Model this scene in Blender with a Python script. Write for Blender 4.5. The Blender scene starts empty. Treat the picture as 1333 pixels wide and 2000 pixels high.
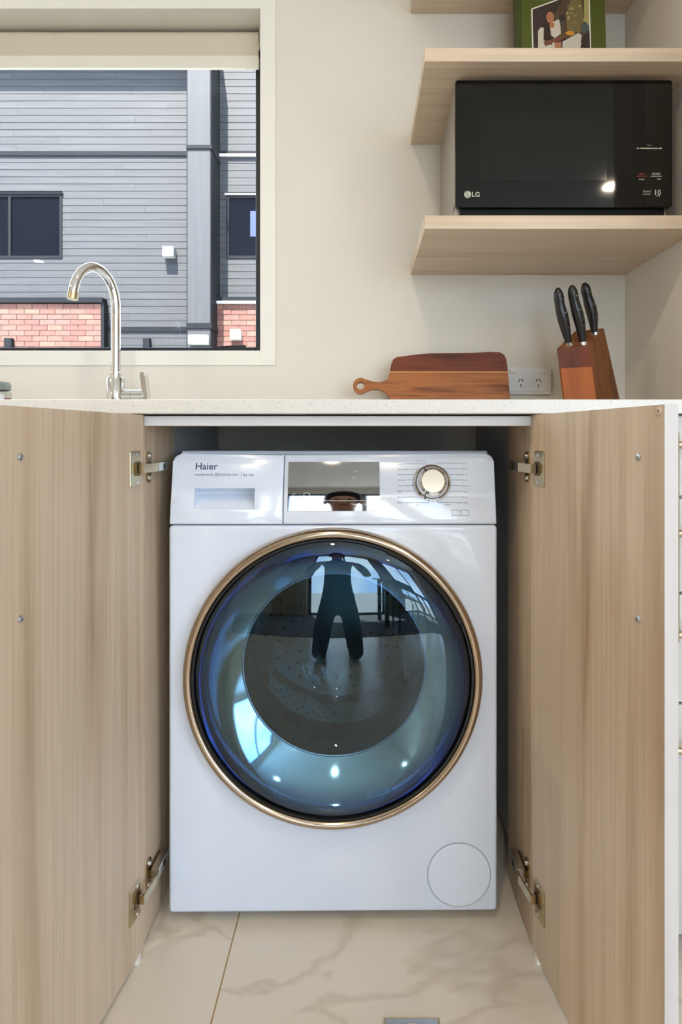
import bpy, bmesh, math, random
from mathutils import Matrix, Vector
random.seed(7)
S = bpy.context.scene
C = S.collection
PI = math.pi

# ------------------------------------------------------------------ camera, world, sun, exposure
F, VX, VY, CH, CD = 1168.0, 709.0, 850.0, 0.882, 1.634      # focal length in pixels, principal point, camera height, distance to the back wall
cam = bpy.data.cameras.new('camera'); camo = bpy.data.objects.new('camera', cam); C.objects.link(camo)
camo.location = (0, -CD, CH); camo.rotation_euler = (PI/2, 0, 0)
cam.sensor_fit = 'VERTICAL'; cam.sensor_height = 36.0; cam.lens = F/2000*36
cam.shift_x = (666.5-VX)/2000; cam.shift_y = -(1000-VY)/2000
cam.clip_start = 0.02; cam.clip_end = 200
S.camera = camo
S.view_settings.view_transform = 'Standard'; S.view_settings.look = 'None'
S.view_settings.gamma = 1.0; S.view_settings.use_curve_mapping = False
S.view_settings.exposure = 0.2

W = bpy.data.worlds.new('sky'); S.world = W; W.use_nodes = True
nt = W.node_tree; nt.nodes.clear()
tc = nt.nodes.new('ShaderNodeTexCoord')
no = nt.nodes.new('ShaderNodeTexNoise'); no.inputs['Scale'].default_value = 3.2; no.inputs['Detail'].default_value = 6; no.inputs['Roughness'].default_value = .6
rp = nt.nodes.new('ShaderNodeValToRGB'); rp.color_ramp.elements[0].position = .42; rp.color_ramp.elements[1].position = .62
rp.color_ramp.elements[0].color = (.46, .66, 1.0, 1); rp.color_ramp.elements[1].color = (.84, .92, 1.0, 1)
bg = nt.nodes.new('ShaderNodeBackground'); bg.inputs['Strength'].default_value = 8.4
wo = nt.nodes.new('ShaderNodeOutputWorld')
nt.links.new(tc.outputs['Generated'], no.inputs['Vector']); nt.links.new(no.outputs['Fac'], rp.inputs['Fac'])
nt.links.new(rp.outputs['Color'], bg.inputs['Color']); nt.links.new(bg.outputs[0], wo.inputs[0])

sun = bpy.data.lights.new('sun', 'SUN'); sun.energy = 45.0; sun.angle = math.radians(.6); sun.color = (1.0, .95, .88)
suno = bpy.data.objects.new('sun', sun); C.objects.link(suno)
suno.rotation_euler = Vector((.26, 1.0, -2.0)).to_track_quat('-Z', 'Y').to_euler(); suno.location = (-3, -8, 14)

def portal(name, loc, rot, sx, sy):
    l = bpy.data.lights.new(name, 'AREA'); l.shape = 'RECTANGLE'; l.size = sx; l.size_y = sy
    l.cycles.is_portal = True
    o = bpy.data.objects.new(name, l); C.objects.link(o); o.location = loc; o.rotation_euler = rot
portal('daylight_portal', (.95, -5.22, 1.13), (PI/2, 0, PI), 3.3, 2.25)

portal('daylight_portal_side', (2.72, -3.75, 1.2), (PI/2, 0, PI/2*3), 1.9, 2.2)

# ------------------------------------------------------------------ materials
def lin(c):
    return tuple(((v/255)/12.92 if v/255 <= .04045 else ((v/255+.055)/1.055)**2.4) for v in c) + (1,)
MATS = {}
def mat(name, rgb, rough=.5, metal=0.0, spec=.5, emit=None, estr=0, coat=0.0, ior=None):
    m = bpy.data.materials.new(name); m.use_nodes = True
    b = m.node_tree.nodes['Principled BSDF']
    b.inputs['Base Color'].default_value = lin(rgb); b.inputs['Roughness'].default_value = rough
    b.inputs['Metallic'].default_value = metal; b.inputs['Specular IOR Level'].default_value = spec
    if ior: b.inputs['IOR'].default_value = ior
    if coat: b.inputs['Coat Weight'].default_value = coat; b.inputs['Coat Roughness'].default_value = .03
    if emit: b.inputs['Emission Color'].default_value = lin(emit); b.inputs['Emission Strength'].default_value = estr
    MATS[name] = m
    return m
def noise_mat(name, stops, scale=(1, 1, 1), nscale=5, detail=4, rough=.5, metal=0, bump=0, dist=0, spec=.5, second=None):
    """stops: [(pos, rgb)] over a noise stretched by scale; second: (scale3, nscale, amount) multiplies in finer grain"""
    m = mat(name, stops[0][1], rough, metal, spec); t = m.node_tree; b = t.nodes['Principled BSDF']
    tc = t.nodes.new('ShaderNodeTexCoord'); mp = t.nodes.new('ShaderNodeMapping'); mp.inputs['Scale'].default_value = scale
    oi = t.nodes.new('ShaderNodeObjectInfo'); ad = t.nodes.new('ShaderNodeVectorMath'); ad.operation = 'MULTIPLY_ADD'
    ad.inputs[1].default_value = (17, 13, 11)
    t.links.new(oi.outputs['Random'], ad.inputs[0]); t.links.new(mp.outputs[0], ad.inputs[2])
    n = t.nodes.new('ShaderNodeTexNoise'); n.inputs['Scale'].default_value = nscale; n.inputs['Detail'].default_value = detail
    n.inputs['Distortion'].default_value = dist
    r = t.nodes.new('ShaderNodeValToRGB'); cr = r.color_ramp
    while len(cr.elements) < len(stops): cr.elements.new(.5)
    for e, (p, c) in zip(cr.elements, stops): e.position = p; e.color = lin(c)
    t.links.new(tc.outputs['Object'], mp.inputs[0]); t.links.new(ad.outputs[0], n.inputs['Vector'])
    t.links.new(n.outputs['Fac'], r.inputs[0])
    out = r.outputs[0]
    if second:
        mp2 = t.nodes.new('ShaderNodeMapping'); mp2.inputs['Scale'].default_value = second[0]
        n2 = t.nodes.new('ShaderNodeTexNoise'); n2.inputs['Scale'].default_value = second[1]; n2.inputs['Detail'].default_value = 3
        r2 = t.nodes.new('ShaderNodeMapRange'); r2.inputs[1].default_value = .35; r2.inputs[2].default_value = .65
        r2.inputs[3].default_value = 1-second[2]; r2.inputs[4].default_value = 1.0
        mx = t.nodes.new('ShaderNodeMix'); mx.data_type = 'RGBA'; mx.blend_type = 'MULTIPLY'; mx.inputs[0].default_value = 1
        t.links.new(tc.outputs['Object'], mp2.inputs[0]); t.links.new(mp2.outputs[0], n2.inputs['Vector'])
        t.links.new(n2.outputs['Fac'], r2.inputs[0]); t.links.new(out, mx.inputs[6]); t.links.new(r2.outputs[0], mx.inputs[7])
        out = mx.outputs[2]
    t.links.new(out, b.inputs['Base Color'])
    if bump:
        bp = t.nodes.new('ShaderNodeBump'); bp.inputs['Strength'].default_value = bump; bp.inputs['Distance'].default_value = .002
        t.links.new(n.outputs['Fac'], bp.inputs['Height']); t.links.new(bp.outputs[0], b.inputs['Normal'])
    return m
def glass_mat(name, tint, ior=1.5, rough=0.0, rim=None, gloss=(1, 1, 1, 1)):
    """clear or tinted sheet: tinted transparency under a Fresnel reflection; rim = (r0, r1, rgb) radial tint blended in towards the edge"""
    m = bpy.data.materials.new(name); m.use_nodes = True; t = m.node_tree; t.nodes.clear()
    tr = t.nodes.new('ShaderNodeBsdfTransparent'); tr.inputs[0].default_value = lin(tint)
    gl = t.nodes.new('ShaderNodeBsdfGlossy'); gl.inputs['Roughness'].default_value = rough; gl.inputs[0].default_value = gloss
    fr = t.nodes.new('ShaderNodeFresnel')          # thin sheet: the same reflectance from either side
    ge = t.nodes.new('ShaderNodeNewGeometry'); mi = t.nodes.new('ShaderNodeMapRange'); mi.inputs[3].default_value = ior; mi.inputs[4].default_value = 1/ior
    t.links.new(ge.outputs['Backfacing'], mi.inputs[0]); t.links.new(mi.outputs[0], fr.inputs[0])
    mx = t.nodes.new('ShaderNodeMixShader'); o = t.nodes.new('ShaderNodeOutputMaterial')
    t.links.new(fr.outputs[0], mx.inputs[0])
    t.links.new(tr.outputs[0], mx.inputs[1]); t.links.new(gl.outputs[0], mx.inputs[2]); t.links.new(mx.outputs[0], o.inputs[0])
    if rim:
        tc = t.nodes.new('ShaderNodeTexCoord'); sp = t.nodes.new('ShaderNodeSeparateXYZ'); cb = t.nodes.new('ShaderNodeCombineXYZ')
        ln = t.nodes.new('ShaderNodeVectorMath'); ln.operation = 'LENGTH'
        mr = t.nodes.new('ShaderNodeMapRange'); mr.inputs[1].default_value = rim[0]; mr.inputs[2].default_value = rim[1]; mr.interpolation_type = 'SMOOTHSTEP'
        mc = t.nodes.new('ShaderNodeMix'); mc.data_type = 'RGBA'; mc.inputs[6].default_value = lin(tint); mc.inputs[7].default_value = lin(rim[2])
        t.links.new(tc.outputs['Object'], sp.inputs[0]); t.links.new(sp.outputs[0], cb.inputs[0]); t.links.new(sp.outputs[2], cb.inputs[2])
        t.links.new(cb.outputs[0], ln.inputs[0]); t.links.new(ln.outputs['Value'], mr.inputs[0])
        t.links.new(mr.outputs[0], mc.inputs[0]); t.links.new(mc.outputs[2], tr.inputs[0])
    MATS[name] = m
    return m

noise_mat('pale_front', [(.3, (186, 181, 176)), (.7, (200, 195, 189))], (40, 40, 1.2), 1.0, 4, .4)
noise_mat('pale_rail_lifted', [(.3, (226, 224, 222)), (.7, (238, 236, 234))], (1.2, 40, 40), 1.0, 4, .4)  # lighter copy of pale_front, making up for the worktop's shade on the rail
WOODV = [(.24, (166, 140, 112)), (.36, (192, 168, 140)), (.46, (206, 184, 157)), (.60, (209, 188, 162)), (.74, (188, 164, 136))]
noise_mat('oak_vertical', WOODV, (15, 15, .75), 1.0, 7, .45, dist=.55, second=((190, 190, 3.0), 1.0, .14))
noise_mat('oak_horizontal', [(p, tuple(v+7 for v in c)) for p, c in WOODV], (.75, 15, 15), 1.0, 7, .45, dist=.55, second=((3.0, 190, 190), 1.0, .14))
noise_mat('wall_paint', [(.3, (218, 211, 197)), (.7, (221, 214, 201))], (1, 1, 1), 3, 2, .75, spec=.3)
mat('white_trim', (230, 226, 214), .45); mat('ceiling_paint', (238, 236, 230), .8, spec=.2)
noise_mat('quartz', [(.28, (192, 184, 170)), (.38, (212, 208, 200)), (.62, (216, 213, 206)), (.72, (200, 195, 187))], (1, 1, 1), 260, 2, .3)
noise_mat('marble', [(.0, (219, 210, 195)), (.485, (216, 206, 190)), (.501, (200, 188, 170)), (.515, (216, 206, 190)), (1, (212, 202, 187))], (.8, 1.3, 1), 1.5, 5, .22, dist=.9)
mat('grout', (178, 152, 112), .9)
noise_mat('carpet', [(.3, (92, 90, 90)), (.7, (116, 113, 112))], (1, 1, 1), 220, 3, .95, spec=.1)
mat('black_frame', (18, 18, 20), .4); mat('black_plastic', (16, 16, 17), .35); mat('dark_rubber', (58, 60, 62), .7)
noise_mat('blind_fabric', [(.35, (196, 185, 164)), (.65, (210, 200, 180))], (1, 1, 6), 160, 3, .9, spec=.1)
mat('blind_rail', (222, 216, 200), .4)
mat('chain_dark', (70, 68, 64), .35, .6)
glass_mat('window_glass', (246, 249, 250), 1.25)
mat('chrome', (225, 225, 225), .06, 1.0); mat('nickel', (196, 182, 150), .22, 1.0); mat('zinc', (190, 196, 205), .25, 1.0); mat('brass_dark', (120, 98, 60), .3, 1.0)
mat('bright_steel', (210, 210, 208), .18, 1.0)
mat('appliance_white', (218, 227, 240), .16, coat=.6); mat('appliance_grey', (140, 150, 160), .3)
mat('bezel_gold', (186, 168, 146), .16, 1.0)
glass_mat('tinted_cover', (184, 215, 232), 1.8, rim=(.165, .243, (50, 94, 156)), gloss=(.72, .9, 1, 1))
mat('dish_gloss', (206, 214, 214), .06, 1.0)
glass_mat('bowl_glass', (160, 172, 174), 1.4, .02, gloss=(.6, .65, .68, 1))
mat('gasket', (62, 66, 68), .5); mat('drum_steel', (190, 192, 188), .28, 1.0); mat('hole_black', (8, 8, 8), .9)
mat('display_gloss', (10, 11, 13), .03, 0, .5, ior=3.0); mat('ink_navy', (52, 62, 92), .6); mat('ink_grey', (120, 124, 138), .6); mat('ink_white', (214, 218, 222), .6)
mat('microwave_glass', (10, 10, 8), .04, 0, .3); mat('microwave_strip', (6, 6, 4), .04, 0, .4); mat('microwave_window', (18, 19, 15), .06, 0, .3)
mat('microwave_case', (150, 142, 128), .35, .3); mat('ink_red', (150, 52, 44), .6); mat('ink_logo', (178, 178, 160), .6)
noise_mat('acacia_dark', [(.3, (72, 30, 12)), (.5, (116, 54, 22)), (.72, (88, 38, 16))], (4, 40, 40), 1.2, 7, .35, spec=.2, dist=.5)
noise_mat('acacia_mid', [(.3, (108, 58, 24)), (.48, (166, 102, 50)), (.72, (126, 70, 32))], (3, 45, 45), 1.2, 7, .35, spec=.2, dist=.6)
noise_mat('acacia_pale', [(.3, (190, 130, 70)), (.7, (214, 160, 96))], (5, 30, 30), 1.2, 4, .35, spec=.2)
noise_mat('block_red', [(.3, (128, 60, 16)), (.55, (166, 88, 28)), (.75, (144, 70, 20))], (18, 18, 3), 1.2, 5, .35, spec=.2, dist=.6)
noise_mat('block_dark', [(.3, (82, 34, 12)), (.55, (118, 54, 20)), (.75, (98, 42, 15))], (18, 18, 3), 1.2, 5, .35, spec=.2, dist=.6)
noise_mat('block_brown', [(.3, (92, 50, 24)), (.55, (132, 80, 44)), (.75, (108, 60, 30))], (24, 24, 3), 1.2, 5, .4, spec=.2, dist=.6)
mat('knife_black', (22, 20, 19), .28); mat('rivet', (170, 160, 150), .3, 1)
mat('outlet_white', (226, 226, 222), .35); mat('slot', (60, 56, 52), .7)
mat('book_green', (78, 86, 14), .6); mat('book_spine', (58, 66, 14), .65); mat('paper', (232, 226, 210), .8)
for n_, c_ in (('p_dark', (58, 46, 38)), ('p_dim', (84, 66, 50)), ('p_olive', (120, 104, 62)), ('p_skin', (176, 116, 82)), ('p_hair', (52, 36, 28)), ('p_white', (206, 196, 178)),
               ('p_light', (214, 204, 178)), ('p_yellow', (206, 140, 40)), ('p_leaf', (170, 158, 96)), ('p_grey', (96, 98, 92)), ('p_wood', (116, 72, 44)), ('p_teal', (78, 88, 84))):
    mat(n_, c_, .5)
glass_mat('jar_glass', (235, 238, 238), 1.5); mat('jar_lid', (128, 130, 122), .4); mat('jar_red', (150, 22, 14), .5); mat('jar_label', (228, 222, 222), .6)
noise_mat('cladding', [(.22, (19, 18, 20)), (.5, (30, 29, 31)), (.78, (43, 42, 44))], (.7, 6, 22), 1.0, 6, .75, second=((3, 20, 110), 1, .25))
noise_mat('cladding_vertical', [(.25, (25, 24, 26)), (.5, (30, 29, 31)), (.75, (36, 35, 37))], (16, 6, .6), 1.0, 5, .75)
mat('cladding_back', (26, 27, 30), .9); mat('dark_metal', (16, 17, 20), .6, spec=.1); mat('house_window', (5, 7, 13), .08, spec=.03); mat('white_lamp', (160, 160, 158), .5)
mat('blue_screen', (6, 26, 68), .5); mat('mortar', (74, 54, 47), .9)
for i_, c_ in enumerate([(80, 45, 35), (85, 50, 40), (76, 41, 33), (90, 57, 44), (81, 51, 43)]): noise_mat('brick_%d' % i_, [(.3, c_), (.7, tuple(min(255, v+10) for v in c_))], (1, 1, 1), 14, 4, .85)
noise_mat('paving', [(.3, (120, 118, 114)), (.7, (138, 136, 130))], (1, 1, 1), 6, 4, .9)
mat('lamp_lens', (255, 236, 200), .5, emit=(255, 226, 178), estr=26); mat('lamp_ring', (240, 240, 238), .4)
noise_mat('table_wood', [(.3, (58, 44, 36)), (.7, (78, 60, 48))], (2, 20, 20), 1, 4, .4); mat('chair_black', (30, 30, 32), .5); mat('curtain', (190, 172, 142), .9, spec=.1)
mat('cloth_navy', (26, 32, 46), .85); mat('cloth_dark', (22, 22, 26), .85); mat('skin', (196, 148, 122), .55); mat('hair', (34, 26, 20), .6); mat('shoe', (20, 20, 20), .5); mat('eye_dark', (24, 20, 18), .3)
mat('carcass_white', (196, 198, 200), .5); mat('steel_sink', (180, 182, 184), .3, 1)
mat('bumper_clear', (196, 180, 156), .3)

# ------------------------------------------------------------------ mesh helpers
WM = {}
def P(px, py, d):                      # pixel at distance d from the camera plane -> world point
    return Vector(((px-VX)*d/F, d-CD, CH+(VY-py)*d/F))
def hit(px, py, p0, n):                # pixel ray meets a plane
    o = Vector((0, -CD, CH)); r = Vector(((px-VX)/F, 1, (VY-py)/F))
    return o + r*((p0-o).dot(n)/r.dot(n))
def box(bm, x0, x1, y0, y1, z0, z1, bev=0, seg=2, xf=None):
    r = bmesh.ops.create_cube(bm, size=1); vs = r['verts']
    for v in vs: v.co = Vector((x0+(v.co.x+.5)*(x1-x0), y0+(v.co.y+.5)*(y1-y0), z0+(v.co.z+.5)*(z1-z0)))
    if bev:
        es = list({e for v in vs for e in v.link_edges})
        rr = bmesh.ops.bevel(bm, geom=es, offset=bev, segments=seg, affect='EDGES', profile=.5)
        vs = list({v for f in rr['faces'] for v in f.verts} | {v for v in vs if v.is_valid})
    if xf: bmesh.ops.transform(bm, matrix=xf, verts=vs)
    return bm
def BOX(*a, **k): return box(bmesh.new(), *a, **k)
def frame_of(o, x, n):                 # matrix: local x -> x, local z -> n, local y = n cross x
    n = n.normalized(); x = (x-n*x.dot(n)).normalized(); y = n.cross(x)
    return Matrix(((x.x, y.x, n.x, o.x), (x.y, y.y, n.y, o.y), (x.z, y.z, n.z, o.z), (0, 0, 0, 1)))
def lathe(bm, prof, xf, seg=48, a0=0, a1=2*PI, close=False):   # profile (r, h) around local z
    full = abs(a1-a0-2*PI) < 1e-6; n = seg if full else seg+1
    rings = []
    for r, h in prof:
        if r < 1e-6: v = bm.verts.new(xf @ Vector((0, 0, h))); rings.append([v]*n)
        else: rings.append([bm.verts.new(xf @ Vector((r*math.cos(a0+(a1-a0)*i/seg), r*math.sin(a0+(a1-a0)*i/seg), h))) for i in range(n)])
    rr = rings+[rings[0]] if close else rings
    for A, B in zip(rr, rr[1:]):
        for i in range(n if full else n-1):
            j = (i+1) % n; q = []
            for v in (A[i], A[j], B[j], B[i]):
                if v not in q: q.append(v)
            if len(q) > 2:
                try: bm.faces.new(q)
                except ValueError: pass
    return bm
def tube(bm, pts, r, seg=12, caps=True):
    pts = [Vector(p) for p in pts]; rs = r if isinstance(r, (list, tuple)) else [r]*len(pts)
    up = Vector((0, 0, 1)); rings = []; prev = None
    for i, p in enumerate(pts):
        t = (pts[min(i+1, len(pts)-1)]-pts[max(i-1, 0)]).normalized()
        if prev is None:
            a = t.cross(up); a = t.cross(Vector((1, 0, 0))) if a.length < 1e-3 else a
        else: a = prev-t*prev.dot(t)
        a.normalize(); prev = a; b = t.cross(a)
        rings.append([bm.verts.new(p+(a*math.cos(2*PI*k/seg)+b*math.sin(2*PI*k/seg))*rs[i]) for k in range(seg)])
    for A, B in zip(rings, rings[1:]):
        for k in range(seg): bm.faces.new((A[k], A[(k+1) % seg], B[(k+1) % seg], B[k]))
    if caps: bm.faces.new(rings[0][::-1]); bm.faces.new(rings[-1])
    return bm
def prism(bm, pts, h, xf, mi=0):       # polygon in local xy, extruded 0..h along local z
    A = [bm.verts.new(xf @ Vector((x, y, 0))) for x, y in pts]; B = [bm.verts.new(xf @ Vector((x, y, h))) for x, y in pts]
    fs = [bm.faces.new(A[::-1]), bm.faces.new(B)]
    for i in range(len(pts)):
        j = (i+1) % len(pts); fs.append(bm.faces.new((A[i], A[j], B[j], B[i])))
    for f in fs: f.material_index = mi
    return bm
def rrect(x0, x1, y0, y1, r, n=5):
    out = []
    for cx, cy, a in ((x1-r, y0+r, -PI/2), (x1-r, y1-r, 0), (x0+r, y1-r, PI/2), (x0+r, y0+r, PI)):
        out += [(cx+r*math.cos(a+PI/2*i/n), cy+r*math.sin(a+PI/2*i/n)) for i in range(n+1)]
    return out
def circle(cx, cy, r, n=24, ry=None): return [(cx+r*math.cos(2*PI*i/n), cy+(ry or r)*math.sin(2*PI*i/n)) for i in range(n)]
def text(bm, s, xf, width=None, height=None, bold=0, align='L', th=.0003):
    cu = bpy.data.curves.new('t', 'FONT'); cu.body = s; cu.size = 1; cu.offset = bold; cu.resolution_u = 3
    to = bpy.data.objects.new('t', cu); me = bpy.data.meshes.new_from_object(to)
    t2 = bmesh.new(); t2.from_mesh(me); bpy.data.objects.remove(to); bpy.data.curves.remove(cu); bpy.data.meshes.remove(me)
    xs = [v.co.x for v in t2.verts]; ys = [v.co.y for v in t2.verts]
    if not xs: return bm
    k = width/(max(xs)-min(xs)) if width else height/.70
    sh = {'L': -min(xs), 'R': -max(xs), 'C': -(min(xs)+max(xs))/2}[align]
    for v in t2.verts: v.co = Vector(((v.co.x+sh)*k, v.co.y*k, th))
    t2.transform(xf); m2 = bpy.data.meshes.new('t'); t2.to_mesh(m2); t2.free(); bm.from_mesh(m2); bpy.data.meshes.remove(m2)
    return bm
def quadline(bm, a, b, w, xf, th=.0003):
    a = Vector(a); b = Vector(b); t = (b-a).normalized()*w/2; n = Vector((-t.y, t.x))
    a = a-t; b = b+t
    bm.faces.new([bm.verts.new(xf @ Vector((p.x, p.y, th))) for p in (a-n, b-n, b+n, a+n)])
def obj(name, bm, m, parent=None, smooth=None, origin=None, norm=True):
    """link one mesh; its origin is put at its own base centre"""
    if norm: bmesh.ops.recalc_face_normals(bm, faces=bm.faces)
    co = [v.co for v in bm.verts]
    lo = Vector([min(c[i] for c in co) for i in range(3)]); hi = Vector([max(c[i] for c in co) for i in range(3)])
    o_ = Vector(origin) if origin else Vector(((lo.x+hi.x)/2, (lo.y+hi.y)/2, lo.z))
    bm.transform(Matrix.Translation(-o_))
    me = bpy.data.meshes.new(name); bm.to_mesh(me); bm.free()
    for mm in (m if isinstance(m, (list, tuple)) else [m]): me.materials.append(MATS[mm] if isinstance(mm, str) else mm)
    if smooth:
        for p in me.polygons: p.use_smooth = True
        me.set_sharp_from_angle(angle=math.radians(smooth))
    o = bpy.data.objects.new(name, me); C.objects.link(o)
    wm = Matrix.Translation(o_); WM[o.name] = wm
    if parent: o.parent = parent; o.matrix_basis = WM[parent.name].inverted() @ wm
    else: o.matrix_basis = wm
    return o
def link_copy(src, wm, parent, name=None):
    o = src.copy(); C.objects.link(o); o.parent = parent; WM[o.name] = wm
    o.matrix_basis = (WM[parent.name].inverted() @ wm) if parent else wm
    return o
def tag(o, label=None, cat=None, group=None, kind=None):
    if label: o['label'] = label
    if cat: o['category'] = cat
    if group: o['group'] = group
    if kind: o['kind'] = kind
    return o
def thing(name, label, cat, loc, group=None, kind=None):
    o = bpy.data.objects.new(name, None); C.objects.link(o); o.location = loc; o.empty_display_size = .05
    WM[o.name] = Matrix.Translation(Vector(loc))
    return tag(o, label, cat, group, kind)
def struct(name, bm, m, parent=None, **k):
    o = obj(name, bm, m, parent, **k)
    if not parent: o['kind'] = 'structure'
    return o
def boolean(o, bm, op='DIFFERENCE'):   # cut o with a bmesh given in world coordinates
    me = bpy.data.meshes.new('cut'); bmesh.ops.recalc_face_normals(bm, faces=bm.faces); bm.to_mesh(me); bm.free()
    c = bpy.data.objects.new('cut', me); C.objects.link(c)
    c.matrix_world = Matrix.Identity(4)
    md = o.modifiers.new('b', 'BOOLEAN'); md.object = c; md.operation = op; md.solver = 'EXACT'
    bpy.context.view_layer.update()
    ev = o.evaluated_get(bpy.context.evaluated_depsgraph_get())
    nm = bpy.data.meshes.new_from_object(ev)
    o.modifiers.clear(); old = o.data; o.data = nm; nm.name = old.name
    bpy.data.meshes.remove(old); bpy.data.objects.remove(c); bpy.data.meshes.remove(me)

# ------------------------------------------------------------------ room shell
RX0, RX1, RY, CZ = -3.4, 2.7, -5.2, 2.45
WX0, WX1, WZ0, WZ1 = -1.95, -.2797, 1.1128, 2.0457       # kitchen window opening
NIB = .7175
floor = struct('floor', BOX(RX0-.2, RX1+.2, RY-.2, .2, -.12, -.0015), 'grout')
def tile_row(y0, y1, off):
    x = -.228+off
    while x > RX0: x -= .6
    while x < RX1:
        a, b = max(x+.0012, RX0), min(x+.6-.0012, RX1)
        if b-a > .02: obj('tile', BOX(a, b, max(y0+.0012, -3.1), min(y1-.0012, 0), -.0014, 0, .0006, 1), 'marble', floor)
        x += .6
for y0, off in ((-1.115, 0), (-2.315, 0), (-3.515, 0)): tile_row(y0, y0+1.2, off)
tag(struct('carpet', BOX(RX0, RX1, RY, -3.104, -.0014, .006), 'carpet'), 'charcoal carpet covering the living area beyond the tiles', 'carpet')
ceil = struct('ceiling', BOX(RX0-.2, RX1+.2, RY-.2, .25, CZ, CZ+.25), 'ceiling_paint')
bm = bmesh.new()
for a in ((RX0-.2, WX0, 0, CZ), (WX1, RX1+.2, 0, CZ), (WX0, WX1, 0, WZ0), (WX0, WX1, WZ1, CZ)): box(bm, a[0], a[1], 0, .2, a[2], a[3])
struct('wall_back', bm, 'wall_paint')
struct('wall_right', BOX(NIB, NIB+.1, -.72, 0, 0, CZ), 'wall_paint')
struct('wall_left', BOX(RX0-.2, RX0, RY, 0, 0, CZ), 'wall_paint')
SY0, SY1, SZ0, SZ1 = -4.7, -2.8, .12, 2.28               # unseen side window, added and sized to bring in daylight
bm = bmesh.new()
for a in ((RY, SY0, 0, CZ), (SY1, 0, 0, CZ), (SY0, SY1, 0, SZ0), (SY0, SY1, SZ1, CZ)): box(bm, RX1, RX1+.2, a[0], a[1], a[2], a[3])
struct('wall_side', bm, 'wall_paint')
w3 = thing('added_window_3', None, None, (RX1+.1, (SY0+SY1)/2, SZ0), kind='structure')
for y in (SY0, (SY0+SY1)/2-.025, SY1-.05): obj('frame_stile', BOX(RX1+.07, RX1+.13, y, y+.05, SZ0+.05, SZ1-.05), 'black_frame', w3)
for z in (SZ0, SZ1-.05): obj('frame_rail', BOX(RX1+.07, RX1+.13, SY0, SY1, z, z+.05), 'black_frame', w3)
for y0, y1 in ((SY0+.05, (SY0+SY1)/2-.025), ((SY0+SY1)/2+.025, SY1-.05)): obj('pane', BOX(RX1+.097, RX1+.103, y0, y1, SZ0+.05, SZ1-.05), 'window_glass', w3)
bm = bmesh.new(); GX0, GX1, GZ = -.7, .9, 2.25; HX0, HX1 = 1.3, 2.6
for a in ((RX0-.2, GX0, 0, CZ), (GX1, HX0, 0, CZ), (HX1, RX1+.2, 0, CZ), (GX0, GX1, GZ, CZ), (HX0, HX1, GZ, CZ)): box(bm, a[0], a[1], RY-.2, RY, a[2], a[3])
struct('wall_rear', bm, 'wall_paint')
# flush architrave round the kitchen window
TX1, TZ0, TZ1 = -.2378, 1.0722, 2.087
tr = thing('trim_1', None, None, ((WX0+WX1)/2, 0, TZ0), kind='structure')
obj('trim_board', BOX(WX1, TX1, -.004, 0, TZ0, TZ1, .0012, 1), 'white_trim', tr)
obj('trim_board', BOX(WX0-.042, WX0, -.004, 0, TZ0, TZ1, .0012, 1), 'white_trim', tr)
obj('trim_board', BOX(WX0, WX1, -.004, 0, TZ0, WZ0, .0012, 1), 'white_trim', tr)
obj('trim_board', BOX(WX0, WX1, -.004, 0, WZ1, TZ1, .0012, 1), 'white_trim', tr)
# kitchen window
w1 = thing('window_1', None, None, ((WX0+WX1)/2, .12, WZ0), kind='structure')
fy0, fy1 = .10, .16
obj('frame_stile', BOX(-.311, WX1, fy0, fy1, WZ0, WZ1, .002, 1), 'black_frame', w1)
obj('frame_stile', BOX(WX0, WX0+.031, fy0, fy1, WZ0, WZ1, .002, 1), 'black_frame', w1)
obj('frame_rail', BOX(WX0+.031, -.311, fy0, fy1, WZ0, 1.137, .002, 1), 'black_frame', w1)
obj('frame_rail', BOX(WX0+.031, -.311, fy0, fy1, WZ1-.03, WZ1, .002, 1), 'black_frame', w1)
obj('pane', BOX(WX0+.031, -.311, .128, .132, 1.137, WZ1-.03), 'window_glass', w1)
bm = bmesh.new(); a = P(415, 681, 1.728); b = P(480, 681, 1.728)
prism(bm, [(0, -.012), (b.x-a.x, -.012), (b.x-a.x, .010), (.03, .007), (0, .001)], .012, frame_of(Vector((a.x, .094, a.z)), Vector((1, 0, 0)), Vector((0, -1, 0))) @ Matrix.Translation((0, 0, -.006)))
obj('window_stay', bm, 'black_plastic', w1)
# glazed sliding doors in the rear wall
for nm_, g0, g1 in (('window_2', GX0, GX1), ('window_4', HX0, HX1)):
    w2 = thing(nm_, None, None, ((g0+g1)/2, RY-.1, 0), kind='structure'); gm = (g0+g1)/2
    for x in (g0, gm-.025, g1-.05): obj('frame_stile', BOX(x, x+.05, RY-.13, RY-.07, .05, GZ-.05), 'black_frame', w2)
    for z in (0, GZ-.05): obj('frame_rail', BOX(g0, g1, RY-.13, RY-.07, z, z+.05), 'black_frame', w2)
    for x0, x1 in ((g0+.05, gm-.025), (gm+.025, g1-.05)): obj('pane', BOX(x0, x1, RY-.103, RY-.097, .05, GZ-.05), 'window_glass', w2)

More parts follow.
